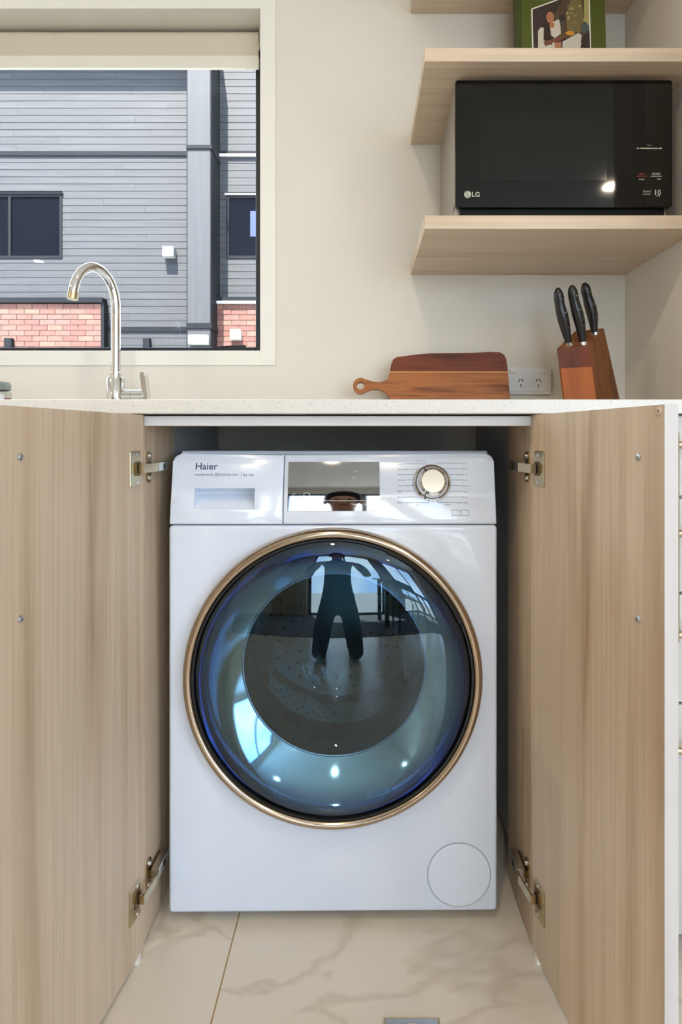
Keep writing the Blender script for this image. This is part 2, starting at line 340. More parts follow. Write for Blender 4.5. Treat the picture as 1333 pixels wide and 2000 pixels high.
# ------------------------------------------------------------------ outside: ground and the house across the way
struct('ground', BOX(-16, 12, .2, 16, -.3, -.1), 'paving')
struct('yard', BOX(-16, 12, -22, RY-.2, -.3, -.1), 'paving')
DF = 11.12; FY = DF-CD
def fx(px, d=DF): return (px-VX)*d/F
def fz(py, d=DF): return CH+(VY-py)*d/F
house = thing('neighbouring_house', 'grey weatherboard house with brick panels seen through the kitchen window', 'house', (-3.5, FY+.3, -.1))
obj('wall', BOX(-18, 4, FY+.02, FY+.4, -.1, 8.3), 'cladding_back', house)
BH = 14.05/F*DF
finx0, finx1 = fx(366, 10.5), fx(411, 10.5)
finy = 10.5-CD
def boards(x0, x1, z0, z1, zskip=()):
    z = z1
    while z > z0+.02:
        h = min(BH, z-z0)
        for a, b in zskip:
            if z-h < b and z > a: break
        else:
            pass
        cuts = [x0]
        x = x0+random.uniform(.6, 2.6)
        while x < x1-.5: cuts.append(x); x += random.uniform(1.6, 3.4)
        cuts.append(x1)
        for a, b in zip(cuts, cuts[1:]):
            segs = [(a, b)]
            for (hx0, hx1, hz0, hz1) in HOLES:
                if z-h/2 > hz0 and z-h/2 < hz1:
                    ns = []
                    for p, q in segs:
                        if q <= hx0 or p >= hx1: ns.append((p, q))
                        else:
                            if p < hx0: ns.append((p, hx0))
                            if q > hx1: ns.append((hx1, q))
                    segs = ns
            for p, q in segs:
                bm = bmesh.new()
                pts = [(-.008, 0), (-.003, h-.0035), (.02, h-.0035), (.02, 0)]
                vs = [[bm.verts.new((xx, FY+py_, z-h+pz)) for py_, pz in pts] for xx in (p+.001, q-.001)]
                for i in range(4): j = (i+1) % 4; bm.faces.new((vs[0][i], vs[0][j], vs[1][j], vs[1][i]))
                bm.faces.new(vs[0]); bm.faces.new(vs[1][::-1])
                obj('weatherboard', bm, 'cladding', house)
        z -= BH
def far_boards(x0, x1, z0, z1):         # beyond the frame: the same boards joined into one piece
    bm = bmesh.new(); z = z1
    while z > z0: box(bm, x0, x1, FY-.006, FY+.02, max(z0, z-BH), z-.0035); z -= BH
    return bm
LW = (fx(-95), fx(122), fz(505), fz(380)); RW = (fx(443), fx(610), fz(505), fz(382))
HOLES = [LW, RW]
boards(-9.0, finx0-.02, 1.0, fz(646)); boards(-9.0, finx0-.02, fz(640), fz(303)); boards(-9.0, finx0-.02, fz(297), 7.9)
boards(finx1+.02, 1.6, 1.0, fz(582)); boards(finx1+.02, 1.6, fz(581), fz(305)); boards(finx1+.02, 1.6, fz(298), 7.9)
for x0, x1, p0, p1, m_ in ((-9, finx0-.02, 297, 305, 'dark_metal'), (-9, finx0-.02, 639, 648, 'dark_metal'), (finx1+.02, 1.6, 296, 302, 'dark_metal'), (finx1+.02, 1.6, 302, 307, 'white_lamp')):
    obj('flashing', BOX(x0, x1, FY-(.03 if m_ == 'dark_metal' else .05), FY+.02, fz(p1), fz(p0)), m_, house)
tag(obj('far_weatherboards', far_boards(-18, -9.0, -.1, 7.9), 'cladding', house), kind='stuff'); tag(obj('low_weatherboards', far_boards(-9.0, finx0-.02, -.1, 1.0), 'cladding', house), kind='stuff')
# fin column, three stacked boards with joint caps
for p0, p1 in ((20, 284), (291, 632), (642, 860)): obj('fin_board', BOX(finx0, finx1, finy, FY+.02, fz(p1, 10.5), fz(p0, 10.5), .008, 1), 'cladding_vertical', house)
for p0, p1 in ((284, 291), (632, 642)): obj('fin_cap', BOX(finx0-.015, finx1+.03, finy-.02, FY+.02, fz(p1, 10.5), fz(p0, 10.5)), 'dark_metal', house)
for x in (finx0-.012, finx1+.002): obj('fin_side_shade', BOX(x, x+.012, finy+.004, FY+.02, .9, 8.2), 'dark_metal', house)  # dark sheets over the fin's sides, their shade put into the colour
obj('eave', BOX(-18, finx0-.1, FY-.42, FY+.4, 8.1, 8.35), 'dark_metal', house)
obj('eave', BOX(finx1+.5, 4, FY-.42, FY+.4, 8.62, 8.9), 'dark_metal', house)
obj('wall_top', BOX(finx0, 4, FY+.02, FY+.4, 8.3, 8.62), 'cladding', house)
def house_window(x0, x1, z0, z1, mull):
    f = 5/105
    w = obj('window', BOX(x0+f, x1-f, FY+.008, FY+.0195, z0+f, z1-f), 'house_window', house)
    for a in ((x0, x0+f, z0, z1), (x1-f, x1, z0, z1)): obj('frame_stile', BOX(a[0], a[1], FY-.02, FY+.06, a[2], a[3]), 'dark_metal', w)
    for a in ((x0+f, x1-f, z0, z0+f), (x0+f, x1-f, z1-f, z1)): obj('frame_rail', BOX(a[0], a[1], FY-.02, FY+.06, a[2], a[3]), 'dark_metal', w)
    for x in mull: obj('mullion', BOX(x, x+.05, FY-.02, FY+.05, z0+f, z1-f), 'dark_metal', w)
    return w
lw = house_window(*LW, [fx(17)]); rw = house_window(*RW, [])
obj('sill', BOX(LW[0], LW[1]+.02, FY-.04, FY+.02, LW[3], LW[3]+.02), 'dark_metal', lw)
obj('head_flashing', BOX(RW[0]-.03, RW[1], FY-.04, FY+.02, RW[3], RW[3]+.03), 'white_lamp', rw)
obj('blue_panel', BOX(fx(489), fx(520), FY+.001, FY+.0078, fz(462), fz(412)), 'blue_screen', rw)
# brick panels
brick_me = None
def brick_panel(x0, x1, z0, z1, d, rows):
    y = d-CD
    p = obj('brick_panel', BOX(x0, x1, y+.008, FY+.02, -.1, z1), 'mortar', house)
    bl, bh, j = .272, .0888, .010
    for r in range(rows):
        zt = z1-r*(bh+j)-.004; x = x1-(0 if r % 2 else (bl+j)/2)
        xs = [(x, x1)] if r % 2 == 0 else []
        while x > x0+.02:
            xs.append((max(x-bl-j, x0), x)); x -= bl+j
        for a, b in xs:
            if b-a < .06: continue
            obj('brick', BOX(a+j/2, b-j/2, y-random.uniform(0, .004), y+.02, zt-bh, zt, .003, 1), 'brick_%d' % random.randrange(5), p)
    bm = bmesh.new()                     # courses below the window line, joined
    for r in range(rows, int((z1+.1)/(bh+j))):
        zt = z1-r*(bh+j)-.004; x = x1-(0 if r % 2 else (bl+j)/2)
        while x > x0+.1: box(bm, max(x-bl-j/2, x0), x-j/2, y-.002, y+.02, zt-bh, zt); x -= bl+j
    tag(obj('lower_brickwork', bm, 'brick_0', p), kind='stuff')
dl = 10.95; dr = 10.95
brick_panel(-7.4, fx(198, dl), 0, fz(593, dl), dl, 12); brick_panel(fx(421, dr), -1.0, 0, fz(594, dr), dr, 12)
obj('brick_cap', BOX(-7.4, fx(202, dl), dl-CD-.05, FY+.02, fz(592, dl), fz(582, dl)), 'dark_metal', house)
obj('brick_side_shade', BOX(fx(198, dl), fx(204, dl), dl-CD-.02, FY+.02, 0, fz(592, dl)), 'dark_metal', house)  # dark strip standing in for the shaded side of the brick panel
obj('brick_cap', BOX(fx(417, dr), -1.0, dr-CD-.05, FY+.02, fz(589, dr), fz(581, dr)), 'dark_metal', house)
obj('cap_flashing', BOX(fx(420, dr), -1.0, dr-CD-.06, FY+.02, fz(594, dr), fz(589, dr)), 'white_lamp', house)
def lamp(px0, px1, py0, py1, d, deep, m_='white_lamp'):
    a, b = P(px0, py1, d), P(px1, py0, d)
    return BOX(a.x, b.x, d-CD, d-CD+deep, a.z, b.z, .006, 1)
obj('wall_light', lamp(317, 339, 481, 500, DF-.16, .16), 'white_lamp', house)
obj('wall_light', lamp(367, 405, 654, 672, 10.38, .12), 'white_lamp', house)
obj('wall_light', lamp(449, 469, 643, 663, 10.80, .15), 'white_lamp', house)
obj('meter_box', lamp(7, 22, 660, 690, 10.85, .10), 'dark_metal', house)
obj('meter_box', lamp(279, 292, 660, 690, DF-.1, .10), 'dark_metal', house)

# ------------------------------------------------------------------ cabinets
YF = 1.0346-CD                                           # carcass front, y = -0.599
cab = thing('laundry_cabinet', 'pale oak cabinet standing open around the washing machine', 'cabinet', (-.043, -.5, 0))
IX0, IX1 = -.378, .291
obj('side_panel', BOX(IX0-.016, IX0, YF, 1.197-CD, .004, .9165, .0006, 1), 'oak_vertical', cab)
obj('side_panel', BOX(IX1, IX1+.016, YF, 1.197-CD, .004, .9165, .0006, 1), 'oak_vertical', cab)
rl_ = obj('top_rail', BOX(IX0, IX1, YF+.0006, YF+.10, .8985, .9150), 'oak_horizontal', cab)
obj('edge_band', BOX(IX0, IX1, YF-.0004, YF+.0006, .8985, .9150), 'pale_rail_lifted', rl_)
def cab_door(side, ang, hx, mir):
    dh = 1.015; wd = .351; a = math.radians(ang)
    u = Vector((mir*math.sin(a), -math.cos(a), 0)); n = Vector((-mir*math.cos(a), -math.sin(a), 0))   # along the door, inner normal (towards the opening)
    xf = Matrix(((u.x, n.x, 0, hx), (u.y, n.y, 0, dh-CD), (0, 0, 1, 0), (0, 0, 0, 1)))
    D = lambda *q, **k: BOX(*q, xf=xf, **k)
    d = obj('door', D(0, wd-.001, -.0158, 0, .012, .9165), 'oak_vertical', cab)
    obj('glide', D(.010, .020, -.012, .001, 0, .0125), 'white_trim', d)
    obj('edge_band', D(wd-.001, wd, -.0166, 0, .012, .9165), 'pale_front', d); obj('outer_face', D(0, wd-.001, -.0166, -.0158, .012, .9165), 'pale_front', d)
    for zc in (.8265, .112):
        bm = D(.013, .0475, 0, .0022, zc-.029, zc+.029, bev=.0008, seg=1)
        obj('hinge_plate', bm, 'nickel', d)
        bm = bmesh.new(); prism(bm, rrect(.014, .034, zc-.012, zc+.012, .006), .0012, xf @ Matrix(((1, 0, 0, 0), (0, 0, 1, .0021), (0, 1, 0, 0), (0, 0, 0, 1))))
        obj('hinge_cup', bm, 'brass_dark', d)
        bm = bmesh.new(); prism(bm, rrect(.016, .024, zc-.0085, zc+.0085, .003), .002, xf @ Matrix(((1, 0, 0, 0), (0, 0, 1, .0028), (0, 1, 0, 0), (0, 0, 0, 1))))
        obj('cup_hole', bm, 'hole_black', d)
        for dz in (-.023, .023):
            bm = bmesh.new(); lathe(bm, [(0, .0014), (.003, .0012), (.0036, 0)], frame_of(xf @ Vector((.024, .0022, zc+dz)), u, n), 12); obj('hinge_screw', bm, 'bright_steel', d)
        # curved link from the cup, then the arm clipped to the side panel
        px_ = IX0 if mir < 0 else IX1; s_ = 1 if mir < 0 else -1
        bm = bmesh.new(); pA = xf @ Vector((.022, .004, zc)); pts = [pA, pA+n*.008, Vector((px_+s_*.0195, YF+.004, zc)), Vector((px_+s_*.0185, YF+.020, zc))]
        for q0, q1 in zip(pts, pts[1:]):
            t = (q1-q0).normalized(); nn = t.cross(Vector((0, 0, 1))).normalized()*.0016
            vs = [bm.verts.new(q+sg*nn+Vector((0, 0, dz))) for q in (q0-t*.0008, q1+t*.0008) for sg in (-1, 1) for dz in (-.0075, .0075)]
            for f in ((0, 1, 3, 2), (4, 6, 7, 5), (0, 4, 5, 1), (2, 3, 7, 6), (0, 2, 6, 4), (1, 5, 7, 3)): bm.faces.new([vs[i] for i in f])
        obj('hinge_link', bm, 'nickel', d)
        x0, x1 = sorted((px_+s_*.006, px_+s_*.0205))
        arm = bmesh.new(); box(arm, x0, x1, YF+.014, YF+.070, zc-.0085, zc+.0085, .0012, 1)
        obj('hinge_arm', arm, 'bright_steel', d)
        xa, xb = sorted((px_+s_*.0203, px_+s_*.0212))
        obj('arm_slot', BOX(xa, xb, YF+.040, YF+.046, zc-.005, zc+.005), 'hole_black', d)
        x0, x1 = sorted((px_, px_+s_*.0030))
        bm = bmesh.new(); prism(bm, rrect(YF+.006, YF+.026, zc-.027, zc+.027, .008), .0030*s_, Matrix(((0, 0, 1, px_), (1, 0, 0, 0), (0, 1, 0, 0), (0, 0, 0, 1))))
        obj('mounting_plate', bm, 'nickel', d)
        x0, x1 = sorted((px_+s_*.003, px_+s_*.0068))
        obj('mounting_block', BOX(x0, x1, YF+.014, YF+.066, zc-.0065, zc+.0065), 'brass_dark', d)
        for dz in (-.019, .019):
            bm = bmesh.new(); lathe(bm, [(0, .004), (.0035, .0035), (.0046, 0)], frame_of(Vector((px_+s_*.003, YF+.016, zc+dz)), Vector((0, 1, 0)), Vector((s_, 0, 0))), 12); obj('plate_screw', bm, 'bright_steel', d)
    for zc in (.856, .662):
        bm = bmesh.new(); lathe(bm, [(0, .0030), (.0025, .0028), (.0044, .0012), (.0046, 0)], frame_of(xf @ Vector((.302, 0, zc)), u, n), 16)
        sc = obj('handle_screw', bm, 'zinc', d, smooth=40)
    bm = bmesh.new()
    tube(bm, [xf @ Vector((.302, -.046, z)) for z in (.633, .885)], .006)
    for z in (.662, .856): tube(bm, [xf @ Vector((.302, -.0166, z)), xf @ Vector((.302, -.042, z))], .005)
    obj('handle', bm, 'nickel', d, smooth=40)
    if mir > 0:
        bm = bmesh.new(); lathe(bm, [(0, .0008), (.0016, .0008), (.0022, .0022), (.0046, .0016), (.0052, 0)], frame_of(xf @ Vector((.341, 0, .909)), u, n), 20)
        obj('bumper', bm, 'bumper_clear', d, smooth=40)
        bm = bmesh.new(); lathe(bm, [(0, .0012), (.0016, .0012)], frame_of(xf @ Vector((.341, 0, .909)), u, n), 12); obj('bumper_hole', bm, 'block_brown', d)
    return d
cab_door('left', 7.1, -.3728, -1)
cab_door('right', 8.0, .2885, 1)

sink = thing('sink_cabinet', 'pale whitewashed sink cabinet beside the washing machine niche', 'cabinet', (-1.2, -.3, 0))
bm = bmesh.new(); box(bm, -.412, -.395, -.598, -.002, .004, .9165); box(bm, -2.0, -1.984, -.598, -.002, .004, .9165); box(bm, -1.984, -.412, -.598, -.002, .10, .116); box(bm, -1.984, -.412, -.008, -.002, .116, .9165)
obj('carcass', bm, 'carcass_white', sink)
for x in (-2.0, -1.473, -.946):
    dd = obj('door', BOX(x+.0015, x+.5255, -.6166, -.5985, .06, .9165, .0006, 1), 'pale_front', sink)
    bm = bmesh.new(); tube(bm, [(x+.48, -.662, .62), (x+.48, -.662, .87)], .006)
    for z in (.65, .84): tube(bm, [(x+.48, -.6166, z), (x+.48, -.66, z)], .005)
    obj('handle', bm, 'nickel', dd, smooth=40)
obj('plinth', BOX(-2.0, -.414, -.55, -.535, 0, .10), 'oak_horizontal', sink)

dru = thing('drawer_unit', 'bank of four pale whitewashed drawers behind the open right cabinet door', 'drawers', (.51, -.3, 0))
obj('carcass', BOX(.309, NIB-.002, -.5985, -.002, .03, .9165), 'carcass_white', dru)
dz = [.917, .7766, .613, .4256, .030]
for a, b, hz in zip(dz, dz[1:], (.866, .720, .553, .362)):
    dd = obj('drawer_front', BOX(.311, NIB-.004, -.6166, -.5985, b+.0025, a-.0025, .0006, 1), 'pale_front', dru)
    bm = bmesh.new(); tube(bm, [(.418, -.648, hz), (.61, -.648, hz)], .0062)
    for x in (.434, .594): tube(bm, [(x, -.6166, hz), (x, -.646, hz)], .005)
    obj('handle', bm, 'nickel', dd, smooth=40)
obj('plinth', BOX(.311, NIB-.004, -.55, -.535, 0, .03), 'oak_horizontal', dru)

wt = obj('worktop', BOX(-2.02, NIB-.001, -.634, -.001, .918, .942, .0015, 2), 'quartz')
tag(wt, 'white speckled stone worktop running under the window and shelves', 'worktop')
boolean(wt, BOX(-1.35, -.78, -.52, -.16, .85, 1.0))
sk = bmesh.new(); b_ = bmesh.ops.create_cube(sk, size=1)
for v in b_['verts']: v.co = Vector((-1.065+v.co.x*.566, -.34+v.co.y*.356, .84+v.co.z*.196))
bmesh.ops.delete(sk, geom=[f for f in sk.faces if f.normal.z > .9], context='FACES_ONLY')
tag(obj('sink_basin', sk, 'steel_sink'), 'steel sink basin set into the worktop below the tap', 'sink')

# ------------------------------------------------------------------ washing machine
wc = Vector((-.0532, -.5535, 0)); WROT = Matrix.Translation(wc) @ Matrix.Rotation(math.radians(.5), 4, 'Z') @ Matrix.Translation(-wc)
wash = thing('washing_machine', 'white front loading washer dryer with a large blue tinted round door', 'washing machine', (-.0532, -.3, 0))
def wobj(name, bm, m, parent=wash, **k):
    bm.transform(WROT)
    if 'origin' in k: k['origin'] = WROT @ Vector(k['origin'])
    return obj(name, bm, m, parent, **k)
wx0, wx1, wf, wb, seam = -.3506, .2442, -.5535, -.06, .7201
DC = Vector((-.0530, wf, .4487)); XD = frame_of(DC, Vector((1, 0, 0)), Vector((0, -1, 0)))
body = wobj('body', BOX(wx0, wx1, wf, wb, .019, seam-.0012, .007, 4), 'appliance_white')
cut = bmesh.new(); lathe(cut, [(0, .05), (.252, .05), (.252, -.44), (0, -.44)], XD, 96); cut.transform(WROT); boolean(body, cut)
for p in body.data.polygons: p.use_smooth = True
body.data.set_sharp_from_angle(angle=math.radians(32))
for x in (wx0+.05, wx1-.05):
    for y in (wf+.06, wb-.05):
        bm = bmesh.new(); lathe(bm, [(0, 0), (.018, 0), (.018, .008), (.012, .012), (.012, .021), (0, .021)], Matrix.Translation((x, y, 0)), 16); wobj('foot', bm, 'black_plastic')
wobj('top_cover', BOX(wx0+.002, wx1-.002, wf+.07, wb, seam, .852, .004, 2), 'appliance_white')
# control fascia: tilted, rounded top edge
TILT = math.radians(7.0); KAP = 1.45; pz = seam+.0012; ph = .850-pz
def fascia(x0, x1, rl, rr):
    """tilted front slab between x0 and x1; rl / rr = corner radius at the top left / right"""
    n = 6; bm = bmesh.new()
    cols = [(x0, 0)]
    out = [(x0, 0), (x1, 0)]
    H = ph/math.cos(TILT)
    out += [(x1-rr+rr*math.cos(a), H-rr+rr*math.sin(a)) for a in [PI/2*i/n for i in range(n+1)]] if rr else [(x1, H)]
    out += [(x0+rl-rl*math.sin(a), H-rl+rl*math.cos(a)) for a in [PI/2*i/n for i in range(n+1)]] if rl else [(x0, H)]
    xf = Matrix.Translation((0, wf, pz)) @ Matrix.Rotation(-TILT, 4, 'X') @ Matrix.Rotation(PI/2, 4, 'X')   # local xy = face, z = outwards
    prism(bm, out, -.075, xf)
    fr = [e for e in bm.edges if all(abs((xf.inverted() @ v.co).z) < 1e-5 for v in e.verts)]
    bmesh.ops.bevel(bm, geom=fr, offset=.0035, segments=3, affect='EDGES', profile=.5)
    for i in range(1, 12): bmesh.ops.bisect_plane(bm, geom=bm.verts[:]+bm.edges[:]+bm.faces[:], plane_co=xf @ Vector((0, H*i/12, 0)), plane_no=xf.to_3x3() @ Vector((0, 1, 0)))
    return bm, xf
def bend(o):                           # roll the flat fascia and all it carries back over a large radius
    M = WM[o.name].inverted() @ WROT @ XP; Mi = M.inverted()
    for v in o.data.vertices:
        q = Mi @ v.co; f = KAP*max(0, q.y); v.co = M @ Vector((q.x, math.sin(f)/KAP+q.z*math.sin(f)+min(0, q.y), q.z*math.cos(f)-(1-math.cos(f))/KAP))
    o.data.update()
    for c in o.children: bend(c)
sx = hit(552.5, 950, Vector((0, wf, pz)), Vector((0, -1, 0))).x
bm, XP = fascia(sx+.0006, wx1-.0012, 0, .014); pan = wobj('control_panel', bm, 'appliance_white', smooth=32)
bm, _ = fascia(wx0+.0012, sx-.0006, .014, 0); drw = wobj('detergent_drawer', bm, 'appliance_white', smooth=32)
pn = (XP.to_3x3() @ Vector((0, 0, 1))).normalized(); pp = Vector((0, wf, pz)); XPi = XP.inverted()
def pan_xy(px, py): v = XPi @ hit(px, py, pp, pn); return v.x, v.y
def pan_at(px, py, h=0): return XP @ Matrix.Translation((*pan_xy(px, py), h))
# finger recess in the drawer
a = pan_xy(379, 994); b = pan_xy(498, 953)
cut = bmesh.new()
prism(cut, [(a[1], .02), (b[1], .02), (b[1], -.032), (b[1]-.008, -.032), (a[1]+.010, -.012), (a[1], -.004)], b[0]-a[0], XP @ Matrix(((0, 0, 1, a[0]), (1, 0, 0, 0), (0, 1, 0, 0), (0, 0, 0, 1)))); cut.transform(WROT); boolean(drw, cut)
bm = bmesh.new()
text(bm, 'Haier', pan_at(381, 916), width=.0400, bold=.012)
text(bm, 'WASHER DRYER', pan_at(380, 928.5), width=.0335, bold=.006)
text(bm, 'INVERTER HEAT', pan_at(427, 928.5), width=.0365, bold=.0)
text(bm, '8kg / 4kg', pan_at(475, 928.5), width=.0185, bold=.004)
for q in ((471.5, 922, 471.5, 932),): quadline(bm, pan_xy(q[0], q[1]), pan_xy(q[2], q[3]), .0006, XP)
for q in ((420.5, 923.5, 425, 923.5), (420.5, 929.5, 425, 929.5), (420.5, 923.5, 420.5, 929.5), (425, 923.5, 425, 929.5), (421.5, 926, 424, 926)): quadline(bm, pan_xy(q[0], q[1]), pan_xy(q[2], q[3]), .0006, XP)
wobj('lettering', bm, 'ink_navy', drw, norm=False)
# glossy display
a = pan_xy(562, 998); b = pan_xy(742, 901)
bm = bmesh.new(); prism(bm, [(a[0], a[1]), (b[0], a[1]), (b[0], b[1]), (a[0], b[1])], .0012, XP)
for i in range(1, 12): bmesh.ops.bisect_plane(bm, geom=bm.verts[:]+bm.edges[:]+bm.faces[:], plane_co=XP @ Vector((0, a[1]+(b[1]-a[1])*i/12, 0)), plane_no=XP.to_3x3() @ Vector((0, 1, 0)))
disp = wobj('display', bm, 'display_gloss', pan, smooth=30)
bm = bmesh.new()
Q = lambda s, px, py, w, al='C', bo=0: text(bm, s, pan_at(px, py, .0012), width=w, align=al, bold=bo)
Q('Temp', 694, 921, .0105); Q('Dry', 692, 934, .0070); Q('Delay', 576, 989, .0120); Q('Dry', 600, 988, .0075); Q('On / Off', 600, 995, .0160)
Q('Time/Air', 696, 987, .0180, bo=.01); Q('Dry', 696, 995, .0080, bo=.01); Q('Start', 717, 987, .0110, bo=.01)
quadline(bm, pan_xy(563, 978), pan_xy(741, 978), .0006, XP, .0016)
sh = [(594.5, 964), (597.5, 962.5), (602, 962.5), (605.5, 964.5), (606, 968), (603.5, 968.5), (603.5, 974), (596, 974), (596, 968.5), (593.5, 968), (594.5, 964)]
for q0, q1 in zip(sh, sh[1:]): quadline(bm, pan_xy(*q0), pan_xy(*q1), .0006, XP, .0016)
ci = [(576+4.5*math.cos(t), 969+5*math.sin(t)) for t in [2*PI*i/12 for i in range(13)]]
for q0, q1 in zip(ci[:10], ci[1:11]): quadline(bm, pan_xy(*q0), pan_xy(*q1), .0006, XP, .0016)
wobj('display_lettering', bm, 'ink_white', disp, norm=False)
# dial
KX = pan_at(845, 942.5)
bm = bmesh.new(); lathe(bm, [(.0330, 0), (.0330, .004), (.0305, .005), (.0300, .0015), (.0300, 0)], KX, 64); dial = wobj('dial', bm, 'chrome', pan, smooth=35)
bm = bmesh.new(); lathe(bm, [(.0298, .0008), (.0290, .010), (.0250, .017), (.0215, .0185), (.0205, .0170), (0, .0168)], KX, 64); wobj('knob', bm, 'chrome', dial, smooth=35)
bm = bmesh.new(); lathe(bm, [(.0203, .0160), (.0200, .0190), (0, .0194)], KX, 48); wobj('knob_cap', bm, mat('knob_face', (226, 220, 204), .25, .3), dial, smooth=35)
bm = bmesh.new()
for ang in (124, 238):
    t = math.radians(ang); quadline(bm, (.0218*math.cos(t), .0218*math.sin(t)), (.0292*math.cos(t), .0292*math.sin(t)), .0022, KX, .0192)
wobj('pointer', bm, 'black_plastic', dial, norm=False)
bm = bmesh.new()
LW_ = .0007; rowsL = [904.5, 915.5, 926, 937, 948.5, 959, 971, 982]; rowsR = [903.5, 914.5, 926, 937, 948.5, 959.5, 970.5, 981.5]
for s, y, we, xe in zip(('Cotton', 'Daily Wash', 'Synthetic', 'Delicate', 'Wool', 'Baby', 'Mixed 60', 'Eco'), rowsL, (.0110, .0200, .0165, .0145, .0105, .0095, .0150, .0095), (834, 817, 810, 809, 810, 812, 818, 838)):
    text(bm, s, pan_at(777.5, y+2), width=we)
    quadline(bm, (pan_xy(777.5, y)[0]+we+.002, pan_xy(777, y)[1]), pan_xy(xe, y), LW_, XP)
for s, y, we, xe in zip(('Dry', 'Allergy', 'Express 15', 'Duvet', 'Sports', 'Spin', 'Rinse', 'Drum Clean'), rowsR, (.0060, .0125, .0205, .0085, .0120, .0065, .0100, .0215), (855, 874, 880, 882, 882, 880, 871, 857)):
    text(bm, s, pan_at(915, y+2), width=we, align='R')
    quadline(bm, pan_xy(xe, y), (pan_xy(915, y)[0]-we-.002, pan_xy(915, y)[1]), LW_, XP)
text(bm, 'Wash + Dry', pan_at(823, 900.5), width=.0175, align='C'); text(bm, 'Dry', pan_at(818, 988), width=.006, align='C'); text(bm, 'Wash', pan_at(876, 987), width=.009, align='C')
for a0, a1 in ((130, 235), (-52, 50)):
    pts = [(.0352*math.cos(math.radians(a0+(a1-a0)*i/16)), .0352*math.sin(math.radians(a0+(a1-a0)*i/16))) for i in range(17)]
    for q0, q1 in zip(pts, pts[1:]): quadline(bm, q0, q1, LW_, KX)
quadline(bm, pan_xy(834, 904.5), pan_xy(837, 908), LW_, XP); quadline(bm, pan_xy(855, 903.5), pan_xy(853, 907), LW_, XP)
quadline(bm, pan_xy(838, 982), pan_xy(838, 977), LW_, XP); quadline(bm, pan_xy(857, 981.5), pan_xy(855, 977), LW_, XP)
for q in ((884, 997, 916, 997), (884, 1007, 916, 1007), (884, 997, 884, 1007), (916, 997, 916, 1007)): quadline(bm, pan_xy(q[0], q[1]), pan_xy(q[2], q[3]), LW_, XP)
ci = [(901+2.6*math.cos(t), 1002.3+2.8*math.sin(t)) for t in [2*PI*i/12 for i in range(13)]]
for q0, q1 in zip(ci, ci[1:]): quadline(bm, pan_xy(*q0), pan_xy(*q1), LW_, XP)
quadline(bm, pan_xy(901, 998.8), pan_xy(901, 1001), LW_, XP)
wobj('program_lettering', bm, 'ink_grey', pan, norm=False)
a = pan_xy(884.5, 1006.5); b = pan_xy(915.5, 997.5)
bm = bmesh.new(); prism(bm, [(a[0], a[1]), (b[0], a[1]), (b[0], b[1]), (a[0], b[1])], .0002, XP); wobj('power_button', bm, 'appliance_white', pan)
for o_ in (pan, drw): bend(o_)
# pump filter flap
fc = hit(897.5, 1710, Vector((0, wf, 0)), Vector((0, -1, 0))); XF_ = frame_of(fc, Vector((1, 0, 0)), Vector((0, -1, 0)))
bm = bmesh.new(); lathe(bm, [(.0570, -.001), (.0570, .0004), (.0582, .0004), (.0582, -.001)], XF_, 72); wobj('filter_groove', bm, mat('groove', (150, 156, 168), .6))
bm = bmesh.new(); lathe(bm, [(.0568, -.001), (.0565, .0012), (.0555, .0020), (0, .0022)], XF_, 72); wobj('filter_flap', bm, 'appliance_white', smooth=35)
# door
bm = bmesh.new(); lathe(bm, [(.2450, .006), (.2670, .0004), (.2672, .016), (.2650, .0225), (.2610, .0265), (.2565, .0275), (.2525, .0255), (.2505, .0215), (.2500, .010)], XD, 128, close=True)
door = wobj('door', bm, 'bezel_gold', smooth=40)
bm = bmesh.new(); lathe(bm, [(.2502, .0225), (.2500, .0235), (.2465, .0235), (.2460, .010), (.2500, .010)], XD, 128, close=True); wobj('door_seal', bm, 'black_plastic', door)
bm = bmesh.new(); R_ = 1.4; prof = []
for i in range(25):
    r = .2480*i/24; prof.append((r, .0465-(R_-math.sqrt(R_*R_-r*r))-.006*max(0, (r-.205)/.043)**2))
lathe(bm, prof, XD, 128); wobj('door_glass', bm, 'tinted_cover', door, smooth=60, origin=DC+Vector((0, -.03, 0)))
bm = bmesh.new(); lathe(bm, [(.2440, .0240), (.2515, .0262), (.2515, .0215), (.2440, .0215)], XD, 24, math.radians(24), math.radians(67), close=True); wobj('door_grip', bm, 'black_plastic', door)
prof = []
for i in range(15):
    t = i/14; a_ = t*PI/2*.86
    prof.append((.2478-.076*(1-math.cos(a_))/(1-math.cos(PI/2*.86)), .012-.066*math.sin(a_)/math.sin(PI/2*.86)))
prof = [(.2478-.0755*t, .016-.066*t**.68) for t in [i/14 for i in range(15)]]
bm = bmesh.new(); lathe(bm, prof, XD, 96); wobj('door_inner_ring', bm, 'dish_gloss', door, smooth=60)
bm = bmesh.new(); lathe(bm, [(.1725+.0022*math.cos(t), -.0495+.0022*math.sin(t)) for t in [2*PI*i/10 for i in range(10)]], XD, 96, close=True); wobj('bowl_rim', bm, 'zinc', door, smooth=60)
prof = [(.171, -.050), (.160, -.060), (.145, -.076), (.130, -.096), (.118, -.116), (.106, -.133), (.092, -.146), (.070, -.155), (.040, -.160), (0, -.161)]
bm = bmesh.new(); lathe(bm, prof, XD, 96); wobj('glass_bowl', bm, 'bowl_glass', door, smooth=60)
prof = [(.246, -.075), (.200, -.085), (.178, -.100), (.172, -.120), (.180, -.140), (.172, -.160), (.176, -.185), (.2350, -.200)]
bm = bmesh.new(); lathe(bm, prof, XD, 96); wobj('gasket', bm, 'gasket', wash, smooth=60)
bm = bmesh.new(); lathe(bm, [(.236, -.20), (.236, -.42), (.225, -.432), (.08, -.425), (0, -.415)], XD, 96); drum = wobj('drum', bm, 'drum_steel', wash, smooth=40)
